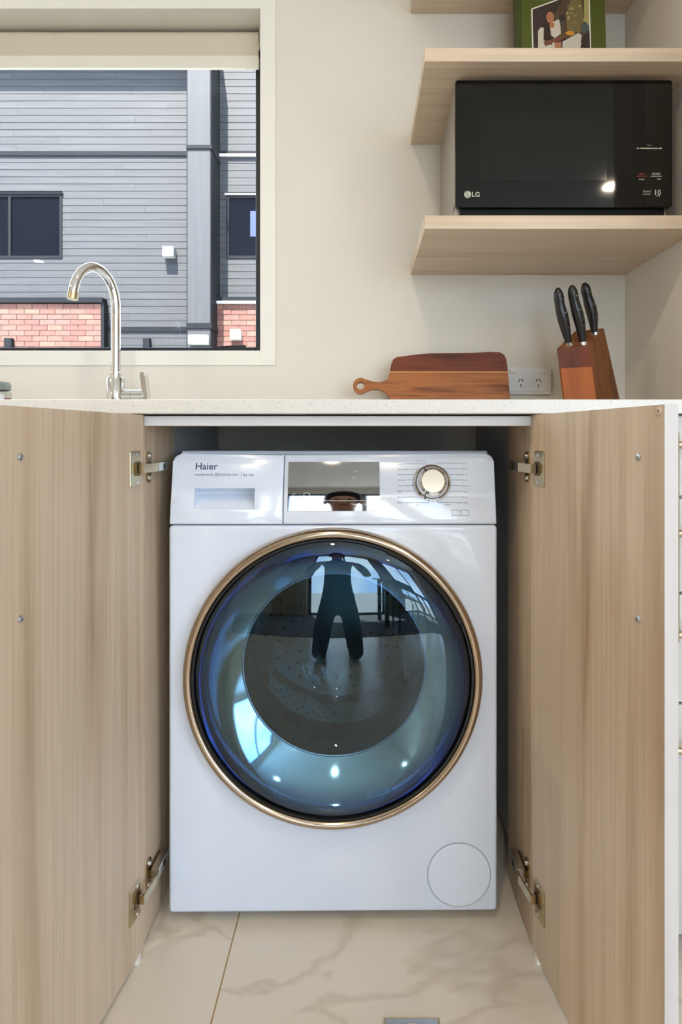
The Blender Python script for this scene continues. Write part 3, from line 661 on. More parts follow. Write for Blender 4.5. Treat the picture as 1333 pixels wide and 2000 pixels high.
bm = bmesh.new()
for k in range(9):
    for i in range(58):
        t = 2*PI*(i+.5*(k % 2))/58; h = -.215-k*.023
        c = XD @ Vector((.2345*math.cos(t), .2345*math.sin(t), h)); nn = (DC+(XD.to_3x3() @ Vector((0, 0, h)))-c).normalized()
        M = frame_of(c, Vector((0, 1, 0)), nn); bm.faces.new([bm.verts.new(M @ Vector((.0035*math.cos(a_), .0035*math.sin(a_), 0))) for a_ in [2*PI*j/8 for j in range(8)]])
for rr in (.10, .125, .15, .175, .20):
    nh = int(rr*180)
    for i in range(nh):
        t = 2*PI*i/nh; M = XD @ Matrix.Translation((rr*math.cos(t), rr*math.sin(t), -.4235)); bm.faces.new([bm.verts.new(M @ Vector((.004*math.cos(a_), .004*math.sin(a_), 0))) for a_ in [2*PI*j/8 for j in range(8)]])
tag(wobj('drum_perforation', bm, 'hole_black', drum, norm=False), kind='stuff')
bm = bmesh.new()
for k in range(3):
    t = math.radians(90+120*k); M = XD @ Matrix.Rotation(t, 4, 'Z') @ Matrix.Translation((.236, 0, -.21))
    prism(bm, [(0, -.045), (-.02, -.035), (-.06, -.012), (-.068, 0), (-.06, .012), (-.02, .035), (0, .045)], -.20, M)
wobj('drum_paddles', bm, 'drum_steel', drum, smooth=40)

# ------------------------------------------------------------------ shelves, microwave, book
SF = 1.2696-CD                                          # shelf front
for z0, lab in ((1.3200, 'pale oak floating shelf carrying the black microwave'), (1.6755, 'pale oak floating shelf above the microwave carrying the green book'), (2.033, 'pale oak floating shelf behind the top of the green book')):
    tag(obj('floating_shelf', BOX(.1315, NIB, SF, 0, z0, z0+.029, .0008, 1), 'oak_horizontal'), lab, 'shelf', 'floating shelves in the wall recess')
ZS = 1.3490
MY = 1.311-CD; md = 1.311
mw = thing('microwave', 'black glass fronted microwave oven on the lower shelf', 'microwave', (.44, -.17, ZS))
A = P(890, 405, md); B = P(1314, 157, md)
case = obj('case', BOX(A.x+.004, B.x-.004, MY+.018, -.028, ZS+.012, B.z-.003, .003, 2), 'microwave_case', mw)
obj('case_trim', BOX(A.x+.002, B.x-.002, MY+.011, MY+.020, A.z+.004, B.z-.001, .002, 1), 'bright_steel', mw)
bm = bmesh.new(); X_ = frame_of(Vector((0, MY, 0)), Vector((1, 0, 0)), Vector((0, -1, 0)))
prism(bm, rrect(A.x, B.x, A.z, B.z, .006), -.0105, X_); mdoor = obj('door', bm, 'microwave_glass', mw)
def mquad(px0, px1, py0, py1, h): 
    a = P(px0, py1, md); b = P(px1, py0, md); bm = bmesh.new(); prism(bm, rrect(a.x, b.x, a.z, b.z, .001), h, X_); return bm
obj('viewing_window', mquad(938, 1186, 220, 352, .0003), 'microwave_window', mdoor)
obj('touch_strip', mquad(1261, 1312.5, 159, 403, .0003), 'microwave_strip', mdoor)
obj('base_recess', BOX(A.x+.012, B.x-.012, MY+.012, MY+.03, ZS+.004, A.z), 'hole_black', mw)
for x in (A.x+.03, B.x-.03):
    for y in (MY+.035, -.06):
        bm = bmesh.new(); lathe(bm, [(0, 0), (.013, 0), (.012, .013), (0, .013)], Matrix.Translation((x, y, ZS)), 16); obj('foot', bm, 'black_plastic', mw)
bm = bmesh.new()
for r in range(6):
    for c in range(3):
        yy = -.045-c*.018; zz = ZS+.020+r*.009+c*.004*(r % 2)
        M = Matrix(((0, 0, -1, A.x+.0038), (1, 0, 0, yy), (0, 1, 0, zz), (0, 0, 0, 1))); prism(bm, circle(0, 0, .0042, 8, .0026), .0003, M)
obj('vent', bm, 'hole_black', mw)
bm = bmesh.new(); prism(bm, circle(0, 0, .004, 10, .008), .0004, Matrix(((0, 0, -1, A.x+.0038), (1, 0, 0, MY+.045), (0, 1, 0, ZS+.045), (0, 0, 0, 1)))); obj('case_screw', bm, 'slot', mw)
bm = bmesh.new(); MX = lambda px, py, h=.0005: X_ @ Matrix.Translation((P(px, py, md).x, P(px, py, md).z, h))
prism(bm, circle(0, 0, .0078, 28), .0003, MX(914, 380)); text(bm, 'LG', MX(922.5, 384.5), width=.0168, bold=.02)
obj('logo', bm, 'ink_logo', mdoor, norm=False)
bm = bmesh.new(); M = MX(914, 380, .0010)
quadline(bm, (.0002, .0035), (.0002, -.0028), .0009, M, 0); quadline(bm, (.0002, -.0028), (.0026, -.0028), .0009, M, 0); prism(bm, circle(-.0028, .0018, .0009, 8), .0001, M)
pts = [(.0060*math.cos(t), .0060*math.sin(t)) for t in [math.radians(60+270*i/18) for i in range(19)]]
for q0, q1 in zip(pts, pts[1:]): quadline(bm, q0, q1, .0007, M, 0)
obj('logo_detail', bm, 'microwave_glass', mdoor, norm=False)
bm = bmesh.new()
def mline(x0, x1, y, w): 
    a = P(x0, y, md); b = P(x1, y, md); quadline(bm, (a.x, a.z), (b.x, b.z), w, X_, .0007)
mline(1252, 1285, 290, .0022); mline(1245, 1248, 290, .0018); mline(1289, 1292, 290, .0030)
text(bm, 'Timer', MX(1269, 285), width=.010, align='C'); mline(1272, 1292, 344.5, .0016)
text(bm, 'START', MX(1291, 342), width=.019, align='R', bold=.02); text(bm, '+30s', MX(1291, 351.5), width=.009, align='R'); text(bm, 'Clear', MX(1260, 352), width=.0130, align='R')
text(bm, '10', MX(1280, 381), width=.0130, bold=.02); text(bm, 'YEAR', MX(1281, 384), width=.010); text(bm, 'Smart', MX(1257, 376), width=.017); text(bm, 'Inverter', MX(1256, 381), width=.018)
obj('touch_lettering', bm, 'ink_logo', mdoor, norm=False)
bm = bmesh.new(); text(bm, 'STOP', MX(1259, 342), width=.012, align='R', bold=.02); mline(1245, 1263, 344.5, .0014); obj('stop_lettering', bm, 'ink_red', mdoor, norm=False)

ZB = 1.7045
bk = thing('book', 'green hardback book with a photograph on its cover standing on a shelf', 'book', (.43, -.10, ZB))
BR = Matrix.Translation((0, 1.47-CD, ZB)) @ Matrix.Rotation(math.radians(-4), 4, 'X') @ Matrix.Rotation(PI/2, 4, 'X')     # local x right, y up the cover, z outwards
bd = 1.47; bx0 = P(1012, 93, bd).x; bx1 = P(1188, 93, bd).x; bh_ = .322
def bb(x0, x1, y0, y1, z0, z1, bev=0): return BOX(x0, x1, y0, y1, z0, z1, bev, 1, xf=BR)
obj('pages', bb(bx0+.005, bx1-.004, .004, bh_-.004, -.026, -.003), 'paper', bk)
fcv = obj('front_cover', bb(bx0+.012, bx1, 0, bh_, -.003, 0, .0008), 'book_green', bk)
obj('back_cover', bb(bx0+.003, bx1, 0, bh_, -.029, -.026, .0008), 'book_green', bk)
obj('spine', bb(bx0, bx0+.0125, 0, bh_, -.029, .0004, .001), 'book_spine', bk)
by0 = hit(1100, 93, Vector((0, bd-CD, ZB)), Vector((0, -1, 0))).z-ZB     # height at which the shelf edge cuts the cover
def ba(u, v): # u,v in crop pixels of the cover picture (0..760 across, 0 = shelf line, upward)
    return (P(1042, 93, bd).x+u/6.665*bd/F, by0+v/6.665*bd/F)
bm = bmesh.new(); H0 = -330; HT = 850
def pic(pts, mi, h): prism(bm, [ba(*p) for p in pts], h, BR, mi)
pic([(0, H0), (774, H0), (774, HT), (740, HT), (0, 572)], 0, .0004)
pic([(18, H0), (756, H0), (756, HT-20), (730, HT-20), (18, 560)], 1, .0006)
pic([(330, 150), (700, 150), (756, 400), (756, 800), (420, 690), (300, 500)], 2, .0008)
pic([(470, 260), (640, 240), (690, 420), (660, 700), (520, 690), (450, 480)], 3, .0010)
pic([(690, 360), (756, 330), (756, 800), (700, 790)], 4, .0012)
pic(circle(400, 440, 45, 14), 1, .0012)
pic([(70, H0), (80, 260), (120, 310), (165, 300), (170, 110), (270, 60), (260, H0)], 5, .0012)
pic([(150, 130), (165, 420), (200, 520), (290, 520), (300, 400), (250, 250), (230, 120)], 6, .0014)
pic(circle(245, 445, 52, 18, 80), 7, .0016)
pic([(240, 320), (270, 380), (360, 420), (375, 330), (380, 220), (300, 160), (250, 200)], 5, .0018)
pic(circle(265, 340, 34, 14, 40), 7, .0020)
pic([(150, 110), (260, 140), (430, 210), (440, 160), (300, 90), (170, 50)], 8, .0020)
pic(circle(500, 225, 62, 14, 32), 9, .0020)
pic([(380, H0), (400, 110), (610, 230), (650, 200), (640, 60), (520, H0)], 5, .0018)
pic([(640, 130), (640, 60), (756, 20), (756, 260), (700, 250)], 10, .0020)
pic(circle(695, 300, 52, 18, 82), 11, .0022); pic([(290, H0), (300, 90), (380, 110), (390, H0)], 7, .0022); pic([(265, H0), (265, 95), (295, 95), (295, H0)], 5, .0024)
for i in range(26):
    u = random.uniform(470, 690); v = random.uniform(380, 615); pic(circle(u, v, random.uniform(8, 18), 6), 4 if i % 2 else 3, .0014)
obj('cover_photograph', bm, ['paper', 'p_dark', 'p_dim', 'p_olive', 'p_leaf', 'p_white', 'p_hair', 'p_skin', 'p_wood', 'p_yellow', 'p_dark', 'p_teal'], fcv)

# ------------------------------------------------------------------ worktop things
WT = .942
# chopping board leaning on the wall
cd_ = 1.585; kk = cd_/F
cb = thing('chopping_board', 'acacia chopping board with a round handle leaning on the wall', 'chopping board', ((842-VX)*kk, -.04, WT))
CX = Matrix.Translation((0, 1.578-CD, WT)) @ Matrix.Rotation(math.radians(-6), 4, 'X') @ Matrix.Rotation(PI/2, 4, 'X')
ybase = CH+(VY-780)*kk-WT           # cover height hidden by the worktop edge
def cq(px, py): return ((px-VX)*kk, CH+(VY-py)*kk-WT)
bm = bmesh.new()
low = [cq(762, 806), cq(993, 806), cq(993, 780), cq(992, 760), cq(990, 729), cq(761, 730)]
yb = 0
hand = [cq(758, 742), cq(752, 746), cq(742, 749), cq(730, 748), cq(718, 744)]
ring = [((705-VX)*kk+15*kk*math.cos(t), cq(705, 755.5)[1]+15.5*kk*math.sin(t)) for t in [math.radians(50+260*i/14) for i in range(15)]]
hand2 = [cq(720, 765), cq(730, 762), cq(742, 763), cq(752, 768), cq(759, 776), cq(763, 788)]
outl = [cq(763, 806), cq(993, 806), cq(993, 780), cq(992, 760), cq(990.5, 730), cq(761.5, 730)] + hand + ring + hand2
off = -outl[0][1]; outl = [(x, max(0, y+off) if i < 2 else y+off) for i, (x, y) in enumerate(outl)]
prism(bm, outl, .018, CX); cbd = obj('lower_plank', bm, 'acacia_mid', cb)
cut = bmesh.new(); prism(cut, circle((704.5-VX)*kk, cq(704, 756)[1]+off, 7.5*kk, 20), .06, CX @ Matrix.Translation((0, 0, -.02))); boolean(cbd, cut)
s1 = [cq(761.5, 730), cq(990.5, 730), cq(990.4, 727.5), cq(762, 727.5)]
bm = bmesh.new(); prism(bm, [(x, y+off) for x, y in s1], .018, CX); obj('sapwood_strip', bm, 'acacia_pale', cb)
s2 = [cq(762, 727.5), cq(990.4, 727.5), cq(988, 705), cq(984, 695), cq(976, 690), cq(955, 689), cq(920, 691), cq(880, 691.5), cq(840, 692), cq(815, 694), cq(790, 697.5), cq(776, 699), cq(768, 704), cq(764, 714)]
bm = bmesh.new(); prism(bm, [(x, y+off) for x, y in s2], .018, CX); obj('upper_plank', bm, 'acacia_dark', cb)

# power point
po = thing('power_point', 'white double power point on the wall beside the chopping board', 'power outlet', (.455, -.004, .994))
XW = frame_of(Vector((0, 0, 0)), Vector((1, 0, 0)), Vector((0, -1, 0)))
ox0, ox1 = (991-VX)/715, (1075-VX)/715; oz0, oz1 = CH+(VY-770)/715, CH+(VY-718)/715
bm = bmesh.new(); prism(bm, rrect(ox0, ox1, oz0, oz1, .003), .008, XW); pl = obj('face_plate', bm, 'outlet_white', po)
for i, xc in enumerate((ox0+.036, ox1-.034)):
    a = P(1000 if i == 0 else 1060, 727, CD)
    obj('switch', BOX(a.x-.008, a.x+.012, -.012, -.008, oz1-.017, oz1-.005, .001, 1), 'white_trim', pl)
    bm = bmesh.new(); M = XW @ Matrix.Translation((xc, (oz0+oz1)/2-.006, .0081))
    for q in ((-.0065, .004, -.0025, .0095), (.0065, .004, .0025, .0095), (0, -.0105, 0, -.004)): quadline(bm, q[:2], q[2:], .0024, M, .0002)
    obj('socket_slots', bm, 'slot', pl, norm=False)
bm = bmesh.new(); quadline(bm, (ox0+.002, oz0+.006), (ox1-.002, oz0+.006), .0006, XW, .0083); obj('plate_groove', bm, 'slot', pl, norm=False)

# knife block: slanted block, step in front, three knives
kd = 1.40; kq = kd/F
kb = thing('knife_block', 'slanted acacia knife block with a stepped front', 'knife block', (.53, -.2, WT))
def kp(px, py, d): return P(px, py, d)
def hexa(bm, b4, t4):
    A_ = [bm.verts.new(v) for v in b4]; B_ = [bm.verts.new(v) for v in t4]
    bm.faces.new(A_[::-1]); bm.faces.new(B_)
    for i in range(4): j = (i+1) % 4; bm.faces.new((A_[i], A_[j], B_[j], B_[i]))
# silhouette in the picture leans left: front face, top face, right side face
d0, d1 = 1.345, 1.455
base = [Vector((P(1104, 800, d0).x, d0-CD, WT)), Vector((P(1166, 800, d0).x, d0-CD, WT)), Vector((P(1216, 800, d1).x, d1-CD, WT)), Vector((P(1150, 800, d1).x, d1-CD, WT))]
top = [P(1089, 681, d0+.012), P(1150, 676, d0+.012), P(1180, 641, d1-.012), P(1124, 647, d1-.012)]
bm = bmesh.new(); hexa(bm, base, top); kbl = obj('block', bm, 'block_brown', kb)
fr0 = [base[0]+Vector((-.001, -.010, 0)), base[0].lerp(base[1], .97)+Vector((0, -.010, 0)), base[0].lerp(base[1], .97)+Vector((0, .001, 0)), base[0]+Vector((-.001, .001, 0))]
def up(v0, v1, t): return v0.lerp(v1, t)
t_ = .66
frt = [up(base[0], top[0], t_)+Vector((-.001, -.010, 0)), up(base[0].lerp(base[1], .97), top[0].lerp(top[1], .97), t_)+Vector((0, -.010, 0)), up(base[0].lerp(base[1], .97), top[0].lerp(top[1], .97), t_)+Vector((0, .001, 0)), up(base[0], top[0], t_)+Vector((-.001, .001, 0))]
bm = bmesh.new(); hexa(bm, fr0, frt); obj('front_step', bm, 'block_red', kb)
bm = bmesh.new(); hexa(bm, [base[0]+Vector((0, -.003, 0)), base[1]+Vector((0, -.003, 0)), base[1]+Vector((0, .001, 0)), base[0]+Vector((0, .001, 0))],
                       [top[0]+Vector((0, -.003, 0)), top[1]+Vector((0, -.003, 0)), top[1]+Vector((0, .001, 0)), top[0]+Vector((0, .001, 0))]); obj('front_face', bm, 'block_dark', kb)
tn = (top[1]-top[0]).cross(top[3]-top[0]).normalized()
def on_top(px, py): return hit(px, py, top[0], tn)
for (pb, pm, pm2, pt, lab) in (((1112, 673), (1103, 632), (1094, 596), (1090, 562), 'black handled knife standing foremost in the knife block'),
                          ((1140, 671), (1133, 628), (1122, 588), (1117, 557), 'black handled knife in the middle slot of the knife block'),
                          ((1162, 652), (1158, 614), (1148, 580), (1142, 552), 'black handled knife in the rear slot of the knife block')):
    q0 = on_top(*pb); d_ = q0.y+CD
    qs = [q0]+[P(p[0], p[1], d_-.006*i) for i, p in enumerate((pm, pm2, pt), 1)]
    kn = thing('knife', lab, 'knife', q0, 'knives in the block')
    pts = []
    for i in range(21):
        t = i/20*3; k = min(2, int(t)); f = t-k; pts.append(qs[k].lerp(qs[k+1], f))
    for _ in range(3): pts = [pts[0]]+[(a+b*2+c)/4 for a, b, c in zip(pts, pts[1:], pts[2:])]+[pts[-1]]
    rad = [.0075, .008, .0088, .0098, .0108, .0116, .0124, .0130, .0134, .0136, .0134, .0130, .0124, .0118, .0116, .0118, .0120, .0116, .0104, .0080, .0035]
    bm = bmesh.new(); tube(bm, pts, [r*.96 for r in rad], 12)
    h_ = obj('handle', bm, 'knife_black', kn, smooth=50)
    for i in (5, 10, 15):
        c = pts[i]; bm = bmesh.new(); lathe(bm, [(0, rad[i]*.96+.0003), (.0016, rad[i]*.96+.0001), (.0020, rad[i]*.9)], frame_of(c, Vector((0, 0, 1)), Vector((.35, -1, .15))), 10); obj('rivet', bm, 'rivet', h_)
    dirv = (qs[0]-qs[1]).normalized(); bm = bmesh.new(); tube(bm, [qs[0]+dirv*-.004, qs[0]+dirv*.008], .0088, 12); obj('bolster', bm, 'bright_steel', kn)

# kitchen tap
td = 1.50; tq = td/F
tp = P(226.5, 782, td); tx, ty = tp.x, tp.y
tap = thing('kitchen_tap', 'chrome gooseneck kitchen tap with a side lever below the window', 'tap', (tx, ty, WT))
rb = 17.5*tq
bm = bmesh.new(); lathe(bm, [(0, 0), (rb+.003, 0), (rb+.003, .004), (rb, .005), (rb, P(226, 739, td).z-WT), (rb-.001, P(226, 738, td).z-WT), (0, P(226, 738, td).z-WT)], Matrix.Translation((tx, ty, WT)), 40); obj('base', bm, 'chrome', tap, smooth=40)
z1 = P(226, 738, td).z; z2 = P(226, 727, td).z
bm = bmesh.new(); lathe(bm, [(.0145, z1), (.0145, z2-.001), (.0135, z2), (0, z2)], Matrix.Translation((tx, ty, 0)), 32); obj('collar', bm, 'chrome', tap, smooth=40)
ztop = P(226, 532, td).z; R2 = .088; hd = Vector((-.60, -.80, 0))
zc = ztop-R2
pts = [Vector((tx, ty, z2-.005)), Vector((tx, ty, (z2+zc)/2)), Vector((tx, ty, zc-.01))]
for i in range(0, 25):
    a_ = math.radians(172*i/24); pts.append(Vector((tx, ty, zc))+hd*(R2-R2*math.cos(a_))*.62+Vector((0, 0, R2*math.sin(a_))))
bm = bmesh.new(); tube(bm, pts, .0118, 20); obj('spout', bm, 'chrome', tap, smooth=50)
e = pts[-1]; dv = (pts[-1]-pts[-2]).normalized(); bm = bmesh.new(); tube(bm, [e-dv*.004, e+dv*.012], .0126, 20); obj('aerator', bm, 'nickel', tap, smooth=50)
zl = P(260, 772, td).z; bm = bmesh.new(); tube(bm, [(tx, ty, zl), (P(283, 772, td).x, ty, zl)], .0145, 24); obj('valve_body', bm, 'chrome', tap, smooth=50)
bm = bmesh.new(); tube(bm, [(P(258, 772, td).x, ty, zl), (P(259, 772, td).x, ty, zl)], .0150, 24); obj('valve_ring', bm, 'nickel', tap, smooth=50)
bm = bmesh.new()
prof = [(268, 790), (291, 790), (291, 783), (290, 770), (288.5, 748), (286.5, 731), (283.5, 727.5), (279, 727), (276, 730), (276, 736), (277.5, 748), (281, 766), (282, 776), (268, 776)]
prof = [(282, 792), (291.5, 792), (291.5, 783), (290, 765), (288, 745), (286.5, 731), (283.5, 727.5), (279, 727), (276, 730), (276, 737), (279, 752), (281, 766)]
M = frame_of(Vector((0, ty-.013, 0)), Vector((1, 0, 0)), Vector((0, -1, 0))); prism(bm, [((p-VX)*tq, CH+(VY-q)*tq) for p, q in prof], -.026, M)
bmesh.ops.bevel(bm, geom=list(bm.edges), offset=.002, segments=2, affect='EDGES'); obj('lever', bm, 'chrome', tap, smooth=40)

# jar at the end of the worktop
jd = 1.45; jx = P(-3, 782, jd).x
jar = thing('spice_jar', 'small glass jar with a grey lid and red contents on the worktop', 'jar', (jx, jd-CD, WT))
JM = Matrix.Translation((jx, jd-CD, WT)); zt = P(0, 757, jd).z-WT
bm = bmesh.new(); lathe(bm, [(0, .0), (.026, 0), (.0285, .004), (.0285, zt-.012), (.024, zt-.002), (.024, zt)], JM, 32); obj('jar_body', bm, 'jar_glass', jar, smooth=40)
bm = bmesh.new(); lathe(bm, [(0, .002), (.0265, .004), (.0270, zt-.026), (0, zt-.026)], JM, 32); obj('contents', bm, 'jar_red', jar, smooth=40)
bm = bmesh.new(); lathe(bm, [(.0290, .016), (.0290, zt-.018)], JM, 8, math.radians(-75), math.radians(-35)); obj('label', bm, 'jar_label', jar, norm=False)
bm = bmesh.new(); lathe(bm, [(.0235, zt-.008), (.0270, zt-.006), (.0270, zt+.006), (.0240, zt+.013), (0, zt+.014)], JM, 32); obj('lid', bm, 'jar_lid', jar, smooth=40)

# roller blind in the window reveal
bl = thing('roller_blind', 'cream roller blind rolled almost fully up in the window reveal', 'blind', ((WX0+WX1)/2, .066, 1.92))
bd_ = 1.70; bxr = P(505.5, 100, bd_).x; by = bd_-CD
ZR0, ZR1 = P(0, 134.5, bd_).z, P(0, 110, bd_).z
bm = bmesh.new(); tube(bm, [(WX0+.02, by+.022, 2.016), (bxr-.001, by+.022, 2.016)], .0225, 24); obj('tube', bm, 'blind_fabric', bl, smooth=40)
obj('fabric', BOX(WX0+.02, bxr, by-.0010, by, ZR1-.002, 2.016), 'blind_fabric', bl)
obj('bottom_rail', BOX(WX0+.018, bxr+.001, by-.006, by+.007, ZR0, ZR1, .003, 2), 'blind_rail', bl)
obj('bracket', BOX(bxr+.002, WX1-.001, by+.002, by+.040, 1.99, 2.0455), 'blind_rail', bl)
bm = bmesh.new()
for ph_, am in ((0, .0016), (1.7, .0012)):
    tube(bm, [(WX1-.0095-ph_*.0022+am*math.sin(ph_+z*19), by+.012+ph_*.006, z) for z in [2.0-.76*i/60 for i in range(61)]], .0011, 6)
obj('chain', bm, 'chain_dark', bl)

# floor waste
fw = thing('floor_waste', 'square chrome floor waste set in the marble tile', 'drain', (.074, -.78, 0))
dwy = F*CH/(1990-VY)-CD; xa, xb = (750-VX)/F*(dwy+CD), (858.5-VX)/F*(dwy+CD); wd_ = xb-xa
fr = obj('frame', BOX(xa, xb, dwy-wd_, dwy, -.0005, .0025, .0008, 1), 'nickel', fw)
obj('plate', BOX(xa+.003, xb-.003, dwy-wd_+.003, dwy-.003, .001, .0031, .0005, 1), 'zinc', fw)
bm = bmesh.new(); lathe(bm, [(.030, .0031), (.032, .0040), (.034, .0031)], Matrix.Translation(((xa+xb)/2, dwy-wd_/2, 0)), 32); obj('grate_ring', bm, 'bright_steel', fw, smooth=40)
bm = bmesh.new()
for i in range(8):
    t = 2*PI*i/8; prism(bm, circle((xa+xb)/2+.02*math.cos(t), dwy-wd_/2+.02*math.sin(t), .004, 10), .0002, Matrix.Translation((0, 0, .0031)))
obj('drain_holes', bm, 'hole_black', fw)

# ------------------------------------------------------------------ ceiling downlights
def downlight(x, y, e, lab):
    t = thing('ceiling_downlight', lab, 'downlight', (x, y, CZ-.012), 'recessed ceiling downlights')
    bm = bmesh.new(); lathe(bm, [(.040, .012), (.040, .003), (.044, 0), (.052, .003), (.054, .012)], Matrix.Translation((x, y, CZ-.012)), 32); obj('trim_ring', bm, 'lamp_ring', t, smooth=40)
    bm = bmesh.new(); lathe(bm, [(.040, .006), (0, .006)], Matrix.Translation((x, y, CZ-.012)), 32); obj('lens', bm, 'lamp_lens', t)
    l = bpy.data.lights.new('downlight_bulb', 'AREA'); l.shape = 'DISK'; l.size = .076; l.energy = e; l.color = (1, .84, .66); l.spread = math.radians(178)
    o = bpy.data.objects.new('downlight_bulb', l); C.objects.link(o); o.parent = t; o.location = (0, 0, -.003)
DL = 'warm recessed downlight in the ceiling behind the camera side of the room'
for x, y, e, l_ in ((-.17, -1.62, 6.5, 'warm recessed ceiling downlight above the washing machine'), (-2.3, -1.6, 15, 'warm recessed ceiling downlight above the far end of the worktop'), (1.55, -2.75, 11, 'warm recessed ceiling downlight mirrored in the microwave door'),
                 (-.17, -3.3, 11, 'warm recessed ceiling downlight between the kitchen tiles and the sliding doors'), (-2.9, -3.45, 10, 'warm recessed ceiling downlight mirrored in the kitchen window'), (1.55, -4.5, 8, 'warm recessed ceiling downlight above the dining table')):
    downlight(x, y, e, l_)

# ------------------------------------------------------------------ the room behind, seen only as reflections
tb = thing('dining_table', 'dark wooden dining table standing on the charcoal carpet', 'table', (1.25, -4.1, .006))
obj('tabletop', BOX(.55, 1.95, -4.55, -3.65, .72, .75, .006, 2), 'table_wood', tb)
for x in (.62, 1.82):
    for y in (-4.48, -3.78): obj('leg', BOX(x, x+.06, y, y+.06, .006, .72), 'table_wood', tb)
obj('apron', BOX(.66, 1.84, -4.44, -3.76, .66, .719), 'table_wood', tb)
def chair(x, y, rz, lab):
    t = thing('dining_chair', lab, 'chair', (x, y, .006), 'dining chairs'); M = Matrix.Translation((x, y, .006)) @ Matrix.Rotation(rz, 4, 'Z')
    obj('seat', BOX(-.21, .21, -.21, .21, .43, .46, .008, 2, xf=M), 'chair_black', t)
    obj('backrest', BOX(-.21, .21, .185, .215, .62, .86, .008, 2, xf=M), 'chair_black', t)
    for a, b, h in ((-.19, -.19, .43), (.19, -.19, .43), (-.19, .2, .84), (.19, .2, .84)):
        bm = bmesh.new(); tube(bm, [M @ Vector((a, b, 0)), M @ Vector((a, b, h))], .014, 10); obj('leg', bm, 'chair_black', t)
chair(.9, -3.40, 0, 'black dining chair on the kitchen side of the dark table'); chair(1.25, -4.80, PI, 'black dining chair on the window side of the dark table')
def curtain(x0, x1, lab):
    bm = bmesh.new(); n = 60; A_ = []
    for i in range(n+1):
        x = x0+(x1-x0)*i/n; y = RY+.10+.03*math.sin(i*1.15); A_.append((bm.verts.new((x, y, .02)), bm.verts.new((x, y, 2.3)), bm.verts.new((x, y-.004, .02)), bm.verts.new((x, y-.004, 2.3))))
    for a, b in zip(A_, A_[1:]): bm.faces.new((a[0], b[0], b[1], a[1])); bm.faces.new((a[2], a[3], b[3], b[2]))
    tag(obj('curtain', bm, 'curtain', smooth=80), lab, 'curtain', 'curtains at the sliding doors')
curtain(-1.45, -.68, 'wide beige curtain hanging beside the sliding doors at the plain wall end'); curtain(.88, 1.30, 'narrow beige curtain hanging between the two pairs of sliding doors')

# the photographer, seen only as a dark shape mirrored in the washer door
def skin_body(name, verts, edges, rad, m, parent, root=0, sub=2):
    me = bpy.data.meshes.new(name); me.from_pydata(verts, edges, []); o = bpy.data.objects.new(name, me); C.objects.link(o)
    md_ = o.modifiers.new('s', 'SKIN'); md_.use_smooth_shade = True; md_.branch_smoothing = .6
    for i, v in enumerate(me.skin_vertices[0].data): v.radius = rad[i] if isinstance(rad[i], tuple) else (rad[i], rad[i]); v.use_root = (i == root)
    sb = o.modifiers.new('u', 'SUBSURF'); sb.levels = sub; sb.render_levels = sub
    bpy.context.view_layer.update()
    nm = bpy.data.meshes.new_from_object(o.evaluated_get(bpy.context.evaluated_depsgraph_get())); bpy.data.objects.remove(o); bpy.data.meshes.remove(me)
    bm = bmesh.new(); bm.from_mesh(nm); bpy.data.meshes.remove(nm)
    return obj(name, bm, m, parent, smooth=180)
PX, PY = -.06, -2.25
per = thing('person', 'person in dark clothes kneeling behind the camera, mirrored in the washer door', 'person', (PX, PY, 0))
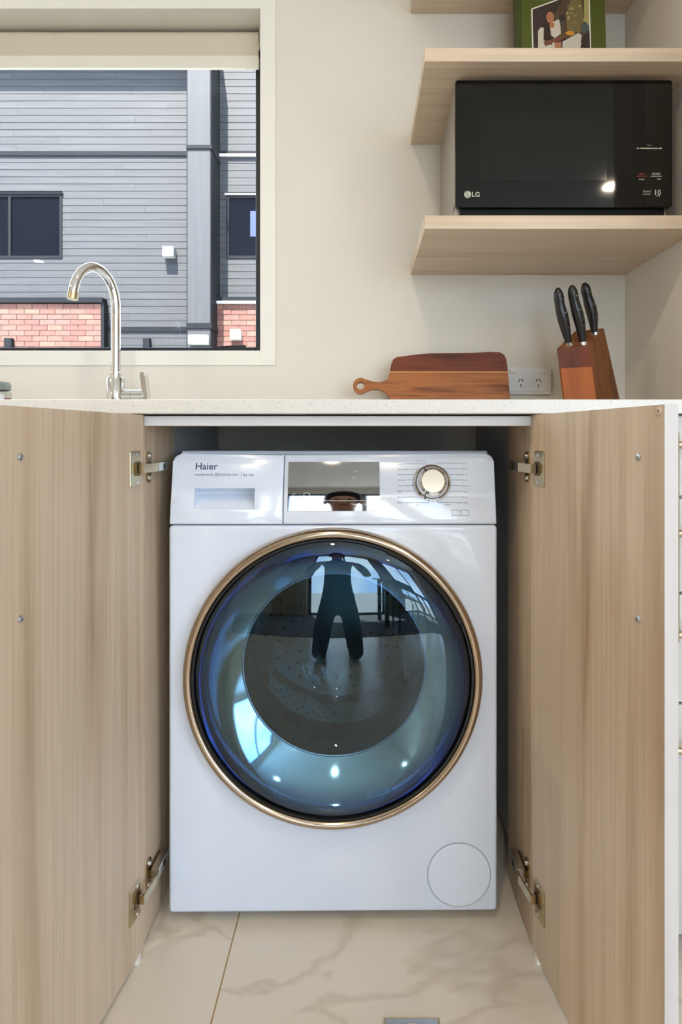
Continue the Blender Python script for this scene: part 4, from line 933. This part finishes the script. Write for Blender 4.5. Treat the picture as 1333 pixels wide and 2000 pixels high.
def build_person():
    V = []; E = []; R = []
    def add(x, y, z, r, p=None):
        V.append((PX+x, PY+y, z)); R.append(r)
        if p is not None: E.append((p, len(V)-1))
        return len(V)-1
    pel = add(0, 0, .50, (.15, .12)); wa = add(0, .02, .66, (.14, .10), pel); ch_ = add(0, .05, .85, (.165, .11), wa); ne = add(0, .07, .99, (.08, .07), ch_); nk = add(0, .09, 1.06, .05, ne); hd_ = add(0, .115, 1.16, (.078, .092), nk); add(0, .12, 1.25, (.062, .075), hd_)
    for s in (-1, 1):
        hp = add(s*.10, .02, .43, .092, pel); kn_ = add(s*.15, .16, .07, .062, hp); cf = add(s*.15, -.06, .065, .056, kn_); an = add(s*.14, -.24, .05, .038, cf); add(s*.14, -.36, .035, .030, an)
        sh_ = add(s*.195, .05, .95, .064, ch_); el = add(s*.25, .08, .70, .046, sh_); wr = add(s*.16, .24, .82, .027, el); pa = add(s*.135, .285, .86, (.036, .018), wr)
        for k, (dx, ln) in enumerate(((-.027, .062), (-.009, .074), (.009, .070), (.027, .054))):
            a = add(s*.135+dx, .31, .890, .0095, pa); b = add(s*.135+dx*.95, .31+ln*.3, .89+ln*.35, .0088, a); add(s*.135+dx*.9, .31+ln*.55, .89+ln*.45, .008, b)
        t1 = add(s*.135-s*.038, .285, .87, .0105, pa); add(s*.135-s*.052, .305, .885, .009, t1)
    return V, E, R
V_, E_, R_2 = build_person()
pb = skin_body('body', V_, E_, R_2, 'cloth_dark', per)
pb.data.materials.append(MATS['skin']); pb.data.materials.append(MATS['cloth_navy']); pb.data.materials.append(MATS['shoe'])
bz = WM[pb.name].translation
for p in pb.data.polygons:
    c = p.center+bz; z = c.z
    hand = (c.y-PY > .25 and .80 < z < 1.0)
    p.material_index = 1 if (z > 1.04 or hand) else 2 if z > .50 else 3 if c.y-PY < -.25 and z < .1 else 0
bm = bmesh.new(); bmesh.ops.create_uvsphere(bm, u_segments=24, v_segments=16, radius=1)
for v in bm.verts: v.co = Vector((PX+v.co.x*.090, PY+.098+v.co.y*.104, 1.215+v.co.z*.105))
bmesh.ops.delete(bm, geom=[v for v in bm.verts if v.co.y > PY+.165 and v.co.z < 1.26], context='VERTS'); obj('hair', bm, 'hair', per, smooth=180)
for s in (-1, 1):
    bm = bmesh.new(); bmesh.ops.create_uvsphere(bm, u_segments=10, v_segments=8, radius=.011); bm.transform(Matrix.Translation((PX+s*.030, PY+.198, 1.175))); obj('eye', bm, 'eye_dark', per, smooth=180)
    bm = bmesh.new(); bmesh.ops.create_uvsphere(bm, u_segments=10, v_segments=8, radius=1); bm.transform(Matrix.Translation((PX+s*.083, PY+.11, 1.16)) @ Matrix.Diagonal((.010, .018, .030, 1))); obj('ear', bm, 'skin', per, smooth=180)
bm = bmesh.new(); bmesh.ops.create_uvsphere(bm, u_segments=10, v_segments=8, radius=1); bm.transform(Matrix.Translation((PX, PY+.210, 1.145)) @ Matrix.Diagonal((.013, .018, .024, 1))); obj('nose', bm, 'skin', per, smooth=180)
bm = bmesh.new(); bmesh.ops.create_uvsphere(bm, u_segments=10, v_segments=8, radius=1); bm.transform(Matrix.Translation((PX, PY+.196, 1.108)) @ Matrix.Diagonal((.022, .008, .006, 1))); obj('mouth', bm, 'ink_red', per, smooth=180)
